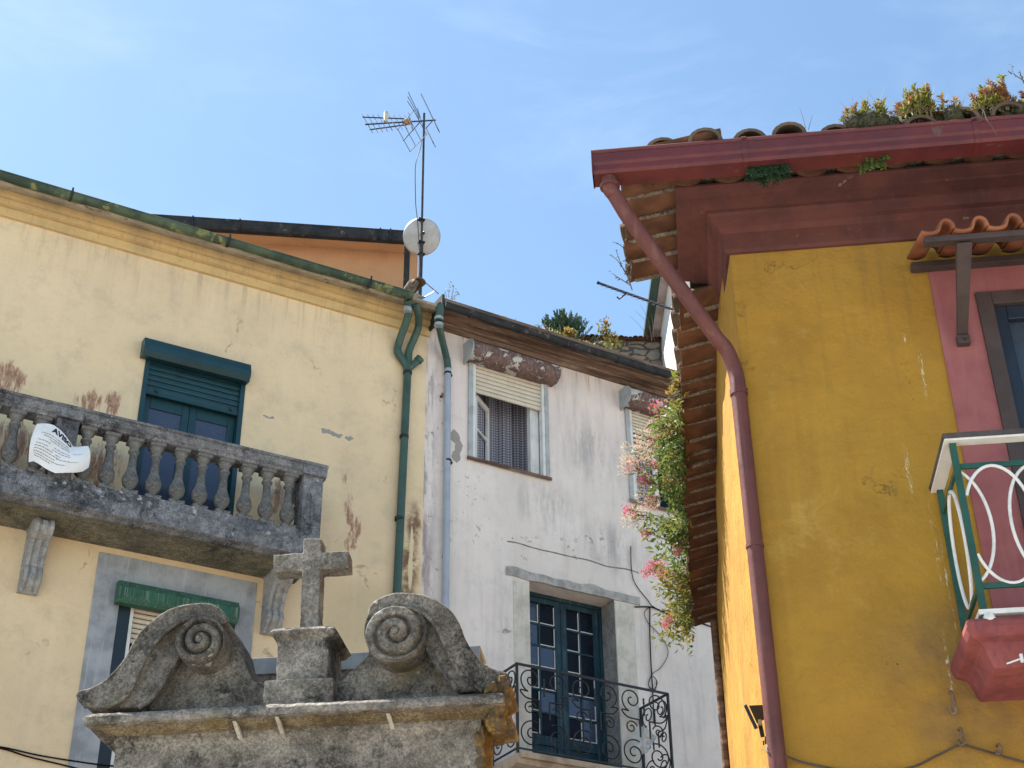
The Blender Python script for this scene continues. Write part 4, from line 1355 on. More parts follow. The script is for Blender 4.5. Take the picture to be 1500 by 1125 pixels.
for xx in (Bt(1405, 380, -.3)[0], Bt(1405, 380, -.3)[0] + 1.5):
    bmx = MB()
    fb = Bt(1410, 492, -.03)
    bmx.hexa([(xx - .028 + .0, -.012, fb[1]), (xx + .028, -.012, fb[1]), (xx + .028, -.05, fb[1]), (xx - .028, -.05, fb[1]),
              (xx - .04, ky0 + .06, kz(ky0) + .0), (xx + .04, ky0 + .06, kz(ky0) + .0), (xx + .04, ky0 + .01, kz(ky0) - .03), (xx - .04, ky0 + .01, kz(ky0) - .03)])
    bmx.box(xx - .034, xx + .034, -.055, -.001, fb[1] - .06, fb[1] - .005)
    bmx.bar((xx, -.055, fb[1] - .03), (xx + .012, -.075, fb[1] - .03), .02, .02)
    bmx.build('bracket', M_BRFR, can, None, .003)

# balcony with white hoops
by_ = -.52
bx_l = (Bt(1386, 649, by_)[0] + Bt(1429.6, 891.6, by_)[0]) / 2
btz, bbz = Bt(1386, 651, by_)[1], Bt(1430, 892, by_)[1]
szt = bbz - .055
s_ = MB()
LX = 1.75
SB = .205
pro = [(-.3, szt - SB), (.055, szt - SB), (.09, szt - .115), (.10, szt - .10), (.15, szt - .085), (.165, szt - .045), (.165, szt - .02), (.155, szt), (-.3, szt)]
yy0 = by_ + .13
vs, fs = [], []
sxl = bx_l + .10
for o, z in pro:
    vs += [(sxl + LX, yy0 - o, z), (sxl - o, yy0 - o, z), (sxl - o, .002, z)]
for i in range(len(pro)):
    j = (i + 1) % len(pro)
    fs += [(3 * i, 3 * j, 3 * j + 1, 3 * i + 1), (3 * i + 1, 3 * j + 1, 3 * j + 2, 3 * i + 2)]
s_.add(vs, fs)
s_.add([(sxl + .3, -.12, szt - SB + .002), (sxl + LX, -.12, szt - SB + .002), (sxl + LX, 0, szt - SB + .002), (sxl + .3, 0, szt - SB + .002)], [(0, 1, 2, 3)])
ob = s_.build('balcony', M_SLAB, OH, None, .010)
for k in range(3):
    q = Bt(1495, 968, yy0 - .1)
    x = q[0] + k * .6
    MB().tube([(x - .06, yy0 - .09, q[1] - .006), (x, yy0 - .13, q[1])], .004, 6).tube([(x, yy0 - .13, q[1] - .018), (x, yy0 - .13, q[1] + .02)], .008, 8).build('flag_holder', M_WHITER, ob)
rl = MB()
rx_r = bx_l + LX
tb = .030
for x, y in ((bx_l + .03, by_), (bx_l + .03, -.03), (rx_r, by_)):
    rl.box(x - .016, x + .016, y - .012, y + .012, szt - .0, btz - .0)
tr_z, br_z = Bt(1450, 681, by_)[1], Bt(1450, 858, by_)[1]
for z in (tr_z, br_z):
    rl.bar((bx_l + .03, by_, z), (rx_r, by_, z), .016, .028, (0, 0, 1)).bar((bx_l + .03, by_, z), (bx_l + .03, -.03, z), .016, .028, (0, 0, 1))
rg = rl.build('railing', M_GREENR, ob, None, .002)
MB().hexa([(bx_l - .012, by_ - .04, btz), (rx_r, by_ - .04, btz), (rx_r, by_ + .025, btz), (bx_l + .055, by_ + .025, btz), (bx_l - .012, by_ - .04, btz + .012), (rx_r, by_ - .04, btz + .012), (rx_r, by_ + .025, btz + .012), (bx_l + .055, by_ + .025, btz + .012)]) \
    .hexa([(bx_l - .012, -.002, btz), (bx_l - .012, by_ - .04, btz), (bx_l + .055, by_ + .025, btz), (bx_l + .055, -.002, btz), (bx_l - .012, -.002, btz + .012), (bx_l - .012, by_ - .04, btz + .012), (bx_l + .055, by_ + .025, btz + .012), (bx_l + .055, -.002, btz + .012)]).build('handrail', M_WHITER, rg, None, .003)
MB().box(bx_l - .016, rx_r, by_ - .044, by_ + .02, btz + .0125, btz + .040).box(bx_l - .016, bx_l + .05, by_ + .021, -.002, btz + .0125, btz + .040).build('rail_cap', paint('weathered dark rail cap', (.10, .082, .075), (.06, .05, .048), .8, 6, (.4, .65), .2, .3), rg, None, .003)
MB().box(bx_l + .004, rx_r, by_ - .022, by_ + .022, bbz - .035, bbz - .012).box(bx_l + .004, bx_l + .05, by_ + .022, -.002, bbz - .035, bbz - .012).blob((bx_l + .045, by_ - .012, bbz - .05), (.03, .03, .026), 4).build('foot_rail', M_WHITER, rg)
# hoops: interlaced upright ellipses
hz, hh = (tr_z + br_z) / 2, (tr_z - br_z) / 2 - .006
ex = .16
cx0 = FB.at(1470, 770, by_)[0]
for k in range(-1, 6):
    cx = cx0 - .005 + k * .205
    pts = []
    for j in range(49):
        a = 2 * pi * j / 48
        X = cx + ex * sin(a)
        if X < bx_l + .045 or X > rx_r - .01:
            if len(pts) > 2:
                MB().tube(pts, .0085, 8).build('hoop', M_WHITER, rg, 60)
            pts = []
            continue
        pts.append((X, by_ + (.004 if k % 2 else -.004), hz + hh * cos(a)))
    if len(pts) > 2:
        MB().tube(pts, .0085, 8).build('hoop', M_WHITER, rg, 60)
for s in (-.0,):
    pts = [(bx_l + .03, by_ / 2 + s + .15 * sin(2 * pi * j / 40), hz + hh * cos(2 * pi * j / 40)) for j in range(41)]
    MB().tube(pts, .009, 8).build('hoop', M_WHITER, rg, 60)
# iron hooks on the wall
def hook(px, py, h):
    q = FB.p(px, py, 0)
    pts = curve_pts([(q.x, .0, q.z + h), (q.x, -.03, q.z + h * .95), (q.x + .004, -.045, q.z + h * .5), (q.x + .006, -.04, q.z), (q.x - .012, -.035, q.z - .008), (q.x - .018, -.03, q.z + h * .25)], 5)
    MB().tube(pts, .0075, 8).build('hook', M_HOOK, OH, 60)
hook(1397, 1046, .105)
hook(1409, 1092, .075)
hook(1463, 1105, .04)

# ------------------------------------------------------------------ stone fountain head with scrolls and a cross
FT = tag(empty('stone_fountain', FF), 'grey lichened granite fountain head with two carved scrolls and a small cross on a pedestal', 'fountain')
M_GRAN = stone('lichened granite', (.165, .145, .122), (.37, .33, .28), (.56, .53, .47), .51, (.17, .145, .075), white=.57, gr=.52)
M_GRAN2 = stone('darker carved granite', (.125, .11, .092), (.285, .255, .215), (.50, .48, .43), .51, (.15, .12, .06), white=.58, gr=.56)
M_CYMA = stone('brown stained granite', (.155, .115, .065), (.30, .24, .15), (.44, .40, .3), .57, (.16, .12, .035), white=.7)
M_LIME = stone('pale lime joint', (.50, .46, .38), (.66, .61, .52), (.7, .66, .58), .70, gr=.3)
M_LITST = paint('painted sunlight on weathered broken stone', (.32, .19, .055), (.12, .085, .05), .95, 9, (.38, .52), .1, .6, None, ((.07, .06, .05), .58, 9))  # ochre carries the sunlight on the break, over dark weathered stone
Ft = FF.at
def c4(x, y, yy=0): return Ft(80 + x / 3.26, 780 + y / 3.26, yy)
def c5(x, y, yy=0): return Ft(380 + x / 3.0825, 760 + y / 3.0825, yy)
CY = -.19
zc_t = c5(300, 818, CY)[1]
zc_f = c5(300, 868, CY)[1]
zc_b = c5(300, 940, -.01)[1]
fx0, fx1 = Ft(166, 1110)[0], Ft(704, 1110)[0]
def usweep(prof, xa, xb, yb):
    m_ = MB()
    vs, fs = [], []
    for o, z in prof:
        vs += [(xa - o, yb, z), (xa - o, -o, z), (xb + o, -o, z), (xb + o, yb, z)]
    n = len(prof)
    for i in range(n):
        j = (i + 1) % n
        for k in range(3):
            fs.append((4 * i + k, 4 * j + k, 4 * j + k + 1, 4 * i + k + 1))
    fs.append(tuple(4 * i for i in range(n)))
    fs.append(tuple(4 * i + 3 for i in range(n))[::-1])
    return m_.add(vs, fs)
die = MB().box(fx0, fx1, 0, .55, -.1, zc_b + .06)
die.box(fx0 - .008, fx1 + .008, -.014, .5, zc_b - .04, zc_b + .02)
die.build('wall_block', M_GRAN, FT, None, 0, True, (.014, .014, .22))
cy_ = []
for k in range(9):
    t = k / 8
    cy_.append((.01 + .165 * t, zc_b + (zc_f - zc_b) * (t - .10 * sin(2 * pi * t))))
usweep([(-.2, zc_b - .0)] + cy_ + [(-.2, zc_f)], fx0 + .055, fx1, .5).build('cornice_moulding', M_CYMA, FT, None, 0, True, (.010, .010, .15))
usweep([(-.2, zc_f - .004), (.19, zc_f - .004), (.195, zc_t - .03), (.17, zc_t - .005), (.10, zc_t + .02), (-.2, zc_t + .035)], fx0 + .055, fx1 - .03, .52).build('cornice', M_GRAN, FT, None, 0, True, (.010, .013, .14))
for (x, a, b) in ((86, 895, 962), (587, 880, 942), (-105, 915, 985)):
    q = c5(x, (a + b) / 2, -.12)
    za, zb = c5(x, b, -.06)[1], c5(x, a, -.17)[1]
    MB().hexa([(q[0] - .013, -.035, za), (q[0] + .013, -.035, za), (q[0] + .013, .02, za), (q[0] - .013, .02, za),
               (q[0] - .011, -.182, zb), (q[0] + .013, -.182, zb), (q[0] + .013, -.11, zb), (q[0] - .011, -.11, zb)]).build('mortar_joint', M_LIME, FT, None, .004)
# broken right end of rough stone; the yellow sunlight on it is painted in as ochre
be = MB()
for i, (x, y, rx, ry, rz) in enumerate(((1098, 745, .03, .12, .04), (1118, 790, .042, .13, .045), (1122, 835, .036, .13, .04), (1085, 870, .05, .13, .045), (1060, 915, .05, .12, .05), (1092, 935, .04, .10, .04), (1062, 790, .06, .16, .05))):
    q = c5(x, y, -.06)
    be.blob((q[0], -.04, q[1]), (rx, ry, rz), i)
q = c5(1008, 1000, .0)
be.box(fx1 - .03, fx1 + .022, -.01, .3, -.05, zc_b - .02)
be.build('broken_end', M_LITST, FT, None, 0, True, (.009, .05, .06))
ztop = zc_t + .015
def poly(fn, pts, y):
    out = []
    for p in pts:
        x, z = fn(p[0], p[1], y)
        out.append((x, max(z, ztop - .02)))
    return out
def dense(pts, n=4):
    return [(p.x, p.y) for p in curve_pts([Vector((a, b, 0)) for a, b in pts], n)]
def volute(m_, fn, cx, cy, R, sgn, yf, yb, turns=2.3, ph=0.0):
    X, Z = fn(cx, cy, yf)
    x2, _ = fn(cx + R, cy, yf)
    r = abs(x2 - X)
    nr, na = 80, 150
    vs, fs = [], []
    for i in range(nr + 1):
        rr = r * i / nr
        for k in range(na):
            a = 2 * pi * k / na
            s = (i / nr) * turns - sgn * a / (2 * pi) + ph
            d = s - math.floor(s)
            d = min(d, 1 - d)
            q_ = 1 - math.exp(-(d / .15) ** 2)
            h = .050 * q_ * (.75 + .25 * math.sqrt(max(0, 1 - (1 - 2 * d) ** 2)))
            if i / nr < .16:
                h = .05 * math.sqrt(max(0, 1 - (i / nr / .17) ** 2)) * .7 + .02
            if i > nr - 3:
                h *= .72
            h += .026 * (1 - i / nr) + .004 * mnoise.noise(Vector((rr * 30 * cos(a), rr * 30 * sin(a), sgn)))
            vs.append((X + rr * cos(a), yf + .055 - h, Z + rr * sin(a)))
    for i in range(nr):
        for k in range(na):
            fs.append((i * na + k, (i + 1) * na + k, (i + 1) * na + (k + 1) % na, i * na + (k + 1) % na))
    o = len(vs)
    for k in range(na):
        a = 2 * pi * k / na
        vs.append((X + r * cos(a), yb, Z + r * sin(a)))
    for k in range(na):
        fs.append((nr * na + k, o + k, o + (k + 1) % na, nr * na + (k + 1) % na))
    fs.append(tuple(o + k for k in range(na)))
    m_.add(vs, fs)
def scroll(fn, sil, g1, g2, outer, vol, sgn):
    m_ = MB()
    m_.prism(poly(fn, dense(sil, 3), .04), .04, .36)
    m_.prism(poly(fn, dense(outer, 4), -.12) + poly(fn, dense(g1, 4), -.12)[::-1], -.12, .30)
    m_.prism(poly(fn, dense(outer, 4), -.065) + poly(fn, dense(g2, 4), -.065)[::-1], -.065, .2)
    # raised fillets along both edges of the band
    for crv, yy, rr in ((outer, -.11, .017), (g1, -.12, .014), (g2, -.065, .018)):
        pts = [(x, yy, z) for x, z in poly(fn, dense(crv, 4), yy)]
        m_.tube(pts, rr, 8)
    so_ = m_.build('scroll', M_GRAN2, FT, None, 0, True, (.0066, .007, .12))
    v_ = MB()
    volute(v_, fn, *vol, sgn, -.16, .2)
    v_.build('volute', M_GRAN2, so_, 50)
    return so_
silL = [(170, 850), (150, 835), (118, 800), (112, 772), (170, 755), (240, 720), (300, 665), (350, 600), (385, 530), (430, 470), (500, 410), (560, 375), (640, 354), (725, 350), (770, 365), (805, 395), (840, 450), (870, 495), (888, 545), (900, 610), (925, 665), (950, 705), (998, 727), (1000, 830), (600, 850)]
outL = [(155, 835), (114, 775), (170, 755), (240, 720), (300, 665), (350, 600), (385, 530), (430, 470), (500, 410), (560, 375), (640, 354), (725, 350), (770, 365), (805, 395), (820, 430)]
g1L = [(250, 838), (340, 780), (385, 700), (430, 600), (490, 515), (560, 450), (640, 412), (720, 420), (760, 450)]
g2L = [(400, 836), (455, 800), (505, 735), (545, 660), (590, 590), (620, 560), (680, 540)]
scroll(c4, silL, g1L, g2L, outL, (690, 508, 118), -1)
silR = [(338, 830), (338, 745), (400, 697), (455, 652), (495, 605), (476, 545), (472, 500), (482, 450), (512, 395), (560, 362), (620, 346), (700, 349), (760, 363), (820, 395), (865, 435), (895, 485), (915, 540), (945, 595), (985, 645), (1040, 685), (1090, 700), (1118, 715), (1128, 750), (1110, 800), (700, 820)]
outR = [(500, 440), (512, 395), (560, 362), (620, 346), (700, 349), (760, 363), (820, 395), (865, 435), (895, 485), (915, 540), (945, 595), (985, 645), (1040, 685), (1090, 700), (1118, 715), (1128, 760)]
g1R = [(560, 440), (620, 405), (700, 408), (760, 440), (808, 500), (845, 580), (885, 665), (940, 730), (1010, 776)]
g2R = [(640, 560), (700, 545), (745, 545), (768, 590), (800, 655), (850, 722), (905, 782)]
scroll(c5, silR, g1R, g2R, outR, (612, 506, 139), 1)
# pedestal and cross
pd = MB()
zb0, zb1 = ztop - .03, c5(180, 727, -.06)[1]
xa, xb = c5(20, 760, -.08)[0], c5(332, 760, -.08)[0]
pd.box(xa, xb, -.08, .40, zb0, zb1)
xa, xb = c5(78, 700, -.03)[0], c5(310, 700, -.03)[0]
zp = c5(190, 520, -.03)[1]
xa2, xb2 = c5(80, 520, -.03)[0], c5(308, 520, -.03)[0]
pd.hexa([(xa, -.03, zb1 - .02), (xb, -.03, zb1 - .02), (xb, .36, zb1 - .02), (xa, .36, zb1 - .02), (xa2, -.03, zp + .01), (xb2, -.03, zp + .01), (xb2, .34, zp + .01), (xa2, .34, zp + .01)])
xc0, xc1 = c5(44, 490, -.07)[0], c5(347, 485, -.07)[0]
zk0, zk1 = c5(190, 517, -.06)[1], c5(190, 481, -.07)[1]
pd.hexa([(xc0 + .03, -.04, zk0 - .02), (xc1 - .03, -.04, zk0 - .02), (xc1 - .03, .36, zk0 - .02), (xc0 + .03, .36, zk0 - .02), (xc0, -.07, zk0 + .02), (xc1, -.07, zk0 + .02), (xc1, .38, zk0 + .02), (xc0, .38, zk0 + .02)])
pd.hexa([(xc0, -.07, zk0 + .015), (xc1, -.07, zk0 + .015), (xc1, .38, zk0 + .015), (xc0, .38, zk0 + .015), (xc0 + .02, -.05, zk1), (xc1 - .02, -.05, zk1), (xc1 - .02, .36, zk1), (xc0 + .02, .36, zk1)])
pd.build('pedestal', M_GRAN, FT, None, 0, True, (.008, .010, .10))
cr = MB()
KY0, KY1 = .06, .19
K = lambda x, y: c5(x, y, KY0)
b0, b1, t0, t1 = K(182, 500), K(264, 500), K(199, 88), K(279, 88)
cr.hexa([(b0[0], KY0, zk1 - .03), (b1[0], KY0, zk1 - .03), (b1[0], KY1, zk1 - .03), (b0[0], KY1, zk1 - .03), (t0[0], KY0, t0[1]), (t1[0], KY0, t1[1]), (t1[0], KY1, t1[1]), (t0[0], KY1, t0[1])])
l0, l1, r0, r1 = K(63, 240), K(62, 160), K(402, 218), K(400, 143)
cr.hexa([(l0[0], KY0 + .001, l0[1]), (r0[0], KY0 + .001, r0[1]), (r0[0], KY1 - .001, r0[1]), (l0[0], KY1 - .001, l0[1]), (l1[0], KY0 + .001, l1[1]), (r1[0], KY0 + .001, r1[1]), (r1[0], KY1 - .001, r1[1]), (l1[0], KY1 - .001, l1[1])])
cr.build('cross', M_GRAN, FT, None, 0, True, (.0065, .009, .07))
# low back wall with a zinc capping
zz = c4(930, 622, .62)[1]
MB().box(fx0 + .1, fx1 - .1, .57, .80, -.05, zz - .045).build('back_wall', M_STONEG, FT, None, .01)
MB().box(fx0 + .08, fx1 - .08, .555, .815, zz - .04, zz).box(fx0 + .08, fx1 - .08, .548, .554, zz - .11, zz).build('capping', M_ZINC, FT, None, .004)

# ------------------------------------------------------------------ orange attic house behind the yellow one
AH = tag(empty('attic_house', FO), 'orange rendered house with a flat dark gutter rising behind the yellow house roof', 'house')
Ot = FO.at
oz1 = Ot(483, 364, 0)[1]
og0, og1 = Ot(500, 351, -.42)[1], Ot(500, 338, -.42)[1]
ox = Ot(611, 350, -.42)[0]
MB().box(-14, 0, 0, 7, -.2, oz1 + .05).build('wall', M_ORANGE, AH)
MB().hexa([(-14, -.40, og0 + .0), (ox - .03, -.40, og0 + .0), (ox - .03, .0, oz1), (-14, .0, oz1), (-14, -.40, og1), (ox - .03, -.40, og1), (ox - .03, 0, og1 + .06), (-14, 0, og1 + .06)]).build('soffit', M_ORANGE_P, AH)
MB().hexa([(-14, -.45, og1 + .002), (ox, -.45, og1 + .002), (ox, 7, og1 + 1.4), (-14, 7, og1 + 1.4), (-14, -.45, og1 + .04), (ox, -.45, og1 + .04), (ox, 7, og1 + 1.5), (-14, 7, og1 + 1.5)]).build('roof', M_TILEUP, AH)
og = MB().prism_x([(-.402, og0 - .01), (-.50, og0 - .01), (-.53, og0 + .03), (-.53, og1 - .03), (-.545, og1 - .02), (-.545, og1), (-.402, og1)], -14, ox).build('gutter', M_GUTB, AH, None, .006)
for px in (280, 350, 557, 572):
    x = Ot(px, 340, -.53)[0]
    MB().box(x - .012, x + .012, -.552, -.5, og0 - .02, og1 + .012).build('bracket', M_IRON, og)
pw = FO.p(597, 356, -.47)
MB().tube([(pw.x, -.47, og0), (pw.x, -.47, og0 - .06), (pw.x, -.44, og0 - .12), (pw.x, -.44, 11)], .047, 12).build('downpipe', M_GUTB, AH, 50)
MB().tube([(pw.x, -.47, og0 - .02), (pw.x, -.468, og0 - .09)], .053, 12).build('collar', M_ZINC, AH, 50)
MB().tube([(0.03, -.0, oz1 + .1), (.03, .0, 11)], .02, 8).build('corner_conduit', M_WFRAME, AH, 50)

# end of the gutter: mortar lump, ridge tile and valley sheet where the two roofs meet
vt = FA.p(607, 421, -.1)
MB().half_tile((vt.x, -.28, vt.z - .03), (vt.x + .02, .5, vt.z + .15), .085, .09, 1).build('ridge_tile', M_TILEUP, YH, 50)
MB().blob((vt.x - .03, -.05, vt.z + .03), (.08, .2, .07), 2).build('mortar', M_MORTAR, YH, 180, 0, True, (.012, .01, .06))
vl = FA.p(621, 431, -.38)
MB().grid(lambda u, v: (vl.x - .09 + .24 * u, -.38 + .7 * v, vl.z - .045 + .10 * (u - .35) ** 2 * 3.2 + .22 * v + .02 * u), 14, 3).build('valley_sheet', M_ZINC, YH, 60)

# ------------------------------------------------------------------ white gabled house far behind, stone shed
FG = Frame(89.5, hd(974, 440, 22.0))
GH = tag(empty('sunlit_house', FG), 'sunlit white house with a green eaves gutter, seen just past the clay tile eaves', 'house')
gz = FG.atx(974, 440, 0)[1]
M_WSUN = paint('white lime wall', (.74, .72, .68), (.62, .59, .55), .92, 3, (.4, .7), .12, .3, ((.5, .46, .42), .4), ((.42, .38, .34), .70, 8))
MB().box(0, 6, -1.2, 9, -.2, gz).build('wall', M_WSUN, GH)
MB().hexa([(-.16, -1.3, gz + .002), (6, -1.3, gz + .8), (6, 9, gz + .8), (-.16, 9, gz + .002), (-.16, -1.3, gz + .06), (6, -1.3, gz + .9), (6, 9, gz + .9), (-.16, 9, gz + .06)]).build('roof', M_TILEUP, GH)
MB().box(-.15, -.002, -1.25, 9, gz - .05, gz - .002).build('soffit', paint('lilac soffit', (.55, .5, .5), None, .9, 3, (.4, .7), .1), GH)
MB().box(-.30, -.16, -1.3, 9, gz - .06, gz + .05).build('gutter', M_PIPEG, GH, None, .01)
pq = FG.atx(990, 480, -.05)
MB().tube([(-.05, pq[0], gz - .06), (-.05, pq[0], 10)], .045, 8).build('downpipe', M_EAVE, GH, 50)
FS = Frame(86, hd(905, 495, 22.8))
SH = tag(empty('stone_shed', FS), 'low rough stone wall with wavy roof tiles, behind the white house roof', 'shed')
st_ = FS.at(905, 499, 0)[1]
sx_a, sx_b = FS.at(838, 500)[0], FS.at(958, 500)[0]
def mat_rubble():
    g = G('rubble stone', .95, .1)
    v = g.vor(4.2, g.warp(3, .25, g.sc((1, 1, 1.7))), 'DISTANCE_TO_EDGE')
    c = g.mix(g.ramp(g.noise(3, 6), .3, .7), (.30, .26, .21), (.18, .16, .14))
    c = g.mix(g.ramp(v, .02, .10, 1, 0), c, (.10, .085, .07))
    c = g.mix(g.ramp(g.noise(5, 7, .7), .58, .66, 0, .7), c, (.42, .39, .34))
    g.col(c)
    g.bump(g.ramp(v, 0, .15), .8, .04, g.bump(g.noise(20, 5), .4, .02))
    return g.m
MB().box(sx_a, sx_b + 1, 0, .5, -.2, st_).build('wall', mat_rubble(), SH)
tm = MB()
n = 17
for i in range(n + 4):
    x = sx_a + (sx_b - sx_a) * i / n
    tm.half_tile((x, -.12 + J(.02), st_ - .01 + J(.008)), (x, .8, st_ + .12), .055, .06, 1, .014, 6)
    tm.half_tile((x + .06, -.10, st_ + .02), (x + .06, .8, st_ + .13), .05, .05, -1, .012, 6)
tm.build('roof_tiles', mat_tile('dark old tile', (.16, .085, .055), (.11, .06, .04), (.05, .04, .03), (.04, .035, .03)), SH, 50)

# ------------------------------------------------------------------ television aerial
TY = .9
mb_ = FA.p(615, 432, TY)
TV = tag(thing_at('tv_antenna', FA, mb_.x, TY, mb_.z - .25), 'tall rooftop television aerial with a ladder of rods, standing where the two houses meet', 'antenna')
def T8(x, y, dy=0.0): return FA.p(500 + x / 7.5, 120 + y / 7.5, TY + dy)
top = T8(910, 345)
mast = MB()
low = FA.p(616, 300, TY)
mast.tube([(mb_.x, TY, mb_.z - .25), (mb_.x + .005, TY, mb_.z + .9)], .027, 10)
mast.tube([(mb_.x + .005, TY, mb_.z + .8), top], .017, 10)
sub(mast.build('mast', M_STEEL, TV, 60))
for py in (322, 355, 372):
    q = FA.p(617, py, TY)
    sub(MB().box(q.x - .05, q.x + .05, TY - .035, TY + .035, q.z - .012, q.z + .012).build('clamp', M_IRON, TV, None, .003))
bo = MB()
bo.tube([T8(235, 387, -.12), T8(690, 405, -.03)], .010, 6).tube([T8(265, 467, -.1), T8(1035, 420, .05)], .012, 6).tube([T8(315, 525, -.16), T8(720, 470, -.05)], .010, 6)
sub(bo.build('boom', M_STEEL, TV, 60))
for k in range(9):
    t = k / 8
    for a, b, dy in (((230, 360), (345, 560), 0), ):
        xo = 58 * k
        p = T8(228 + xo, 358 + 9 * t, .10)
        q = T8(345 + xo - 4 * k, 562 - 52 * t, -.25)
        sub(MB().tube([p, q], .0055, 5).build('element', M_STEEL, TV, 60))
rf = MB()
rf.bar(T8(795, 312, .15), T8(620, 520, .05), .03, .006).bar(T8(755, 765, -.15), T8(935, 580, -.05), .03, .006)
for t in (0, .34, .67, 1):
    a = T8(795, 312, .15).lerp(T8(620, 520, .05), t)
    b = T8(935, 580, -.05).lerp(T8(755, 765, -.15), t)
    rf.tube([a, b], .005, 5)
rf.bar(T8(680, 645, -.1), T8(865, 440, 0), .02, .012)
for t in (0, .35, .7):
    a = T8(735, 112, .2).lerp(T8(722, 255, .2), t)
    b = T8(865, 385, 0).lerp(T8(850, 420, 0), t)
    rf.tube([a, b], .006, 5)
rf.tube([T8(835, 285, .1), T8(905, 520, -.1)], .005, 5).tube([T8(740, 340, .1), T8(790, 540, -.1)], .005, 5)
sub(rf.build('reflector', M_STEEL, TV, 60))
for a, b in (((875, 130), (1078, 552)), ((930, 510), (1032, 712))):
    sub(MB().tube([T8(*a, .25), T8(*b, -.25)], .008, 6).build('dipole', M_STEEL, TV, 60))
sub(MB().bar(T8(930, 508, 0), T8(1015, 412, 0), .022, .012).build('dipole_arm', M_STEEL, TV))
sub(MB().blob(T8(725, 440, -.05), (.075, .05, .055), 3).build('junction_box', paint('rusty plastic box', (.36, .22, .12), (.2, .12, .07), .8, 9), TV, 60))
sub(MB().box(T8(455, 0)[0], T8(495, 0)[0], TY - .14, TY - .09, T8(470, 495)[2], T8(470, 385)[2]).build('director_plate', paint('pale plastic plate', (.5, .47, .38), None, .6), TV, None, .006))
sub(MB().tube(curve_pts([T8(885, 640, -.02), T8(865, 740, -.02), T8(825, 860, -.02), T8(812, 960, -.02), T8(812, 1130, -.02), FA.p(609, 300, TY), FA.p(612, 330, TY - .02), FA.p(616, 400, TY - .03)], 5), .006, 6).build('cable', M_IRON, TV, 60))
sub(MB().lathe([(0, 0), (.02, .0), (.022, .03), (0, .05)], top.x, TY, 8).build('cap', M_IRON, TV, 60)) if False else None

dc = FA.p(617.5, 345, TY + .12)
DI = tag(thing_at('satellite_dish', FA, dc.x, TY + .12, dc.z), 'round pale grey satellite dish clamped on the aerial mast', 'satellite dish')
axis = (FA.X * .5 + FA.Y * .62 + Vector((0, 0, .42)))
ax = Vector((.42, .80, .42)).normalized()        # faces away, up to the right
e1 = ax.cross(Vector((0, 0, 1))).normalized()
e2 = e1.cross(ax)
RD = .285
def dish(u, v):
    a = 2 * pi * u
    r = RD * v
    p = e1 * r * cos(a) * .96 + e2 * r * sin(a) + ax * (.26 * v * v * RD)
    return (p.x, p.y, p.z)
M_DISH = paint('pale grey dish paint', (.47, .46, .445), (.36, .35, .34), .5, 5, (.4, .7), .3, .1)
d_ = MB().grid(dish, 48, 8).build('reflector', M_DISH, DI, 60, 0, True)
so = d_.modifiers.new('thick', 'SOLIDIFY'); so.thickness = .01
MB().tube([-ax * .01, -ax * .10, Vector((-.01, -.12, -.03))], .022, 8).build('mount', M_IRON, DI, 60)
MB().tube([e2 * -RD * .9 + ax * .06, e2 * -.1 + ax * .3], .009, 6).blob(e2 * -.08 + ax * .32, (.035, .035, .035), 1).build('feed_arm', M_STEEL, DI, 60)

# second aerial, bracketed to the sunlit house
FN = Frame(98, hd(930, 433, 20.5))
n0, n1 = FN.p(875.5, 414, -.0), FN.p(990, 455, .0)
AN = tag(thing_at('yagi_antenna', FN, n1.x, n1.y, n1.z), 'slim rod aerial with a black boom tip poking out from behind the clay eaves tiles', 'antenna')
sub(MB().tube([n0, n1], .022, 8).tube([n1, n1 + Vector((.35, .1, 0))], .018, 8).build('boom', M_STEEL, AN, 60))
sub(MB().tube([n0 + (n0 - n1) * .004, n0.lerp(n1, .018)], .028, 8).build('boom_tip', M_IRON, AN, 60))
for k in range(13):
    c = n0.lerp(n1, .10 + .067 * k)
    L_ = .22
    sub(MB().tube([c + Vector((-.10, L_ * .9, .14)), c - Vector((-.10, L_ * .9, .17))], .0045, 5).build('element', M_STEEL, AN, 60))
c = FN.p(912, 430, 0)
sub(MB().tube([FN.p(916, 431, 0), FN.p(907, 438, -.1), FN.p(904, 435, -.1)], .014, 6).build('dipole', M_IRON, AN, 60))

# ------------------------------------------------------------------ notice sheet tied to the balusters
def cn(x, y, dy=0): return FA.p(20 + x / 10.23, 600 + y / 10.23, -.775 + dy)
topc = [(350, 212), (430, 214), (520, 222), (600, 244), (690, 300), (770, 370), (840, 455), (895, 540), (960, 552), (1040, 548), (1112, 552)]
botc = [(222, 790), (300, 765), (380, 800), (450, 850), (520, 900), (620, 955), (720, 958), (830, 956), (930, 952), (1030, 930), (1128, 862)]
def S(u, v, off=0.0):
    """u left to right, v top to bottom over the sagging sheet"""
    def pick(c, t):
        t = max(0, min(.9999, t)) * (len(c) - 1)
        i = int(t)
        f = t - i
        return c[i][0] * (1 - f) + c[i + 1][0] * f, c[i][1] * (1 - f) + c[i + 1][1] * f
    a, b = pick(topc, u), pick(botc, u)
    bow = -48 * sin(pi * v) * (1 - u) ** 2 + 14 * sin(pi * v) * u ** 2
    x = a[0] * (1 - v) + b[0] * v + bow
    y = a[1] * (1 - v) + b[1] * v
    dep = -.05 * sin(pi * min(1, v)) * (.4 + .6 * sin(pi * u)) - .018 * sin(7 * u + 3 * v) - .03 * v * (1 - v)
    p = cn(x, y)
    return Vector((p.x, p.y + dep - off, p.z))
g = G('waterproof paper', .5, .35)
g.col(g.mix(g.ramp(g.noise(7, 5), .48, .75, 0, .6), (.78, .79, .81), (.66, .60, .48)))
M_PAPER = g.m
pb0 = cn(660, 600)
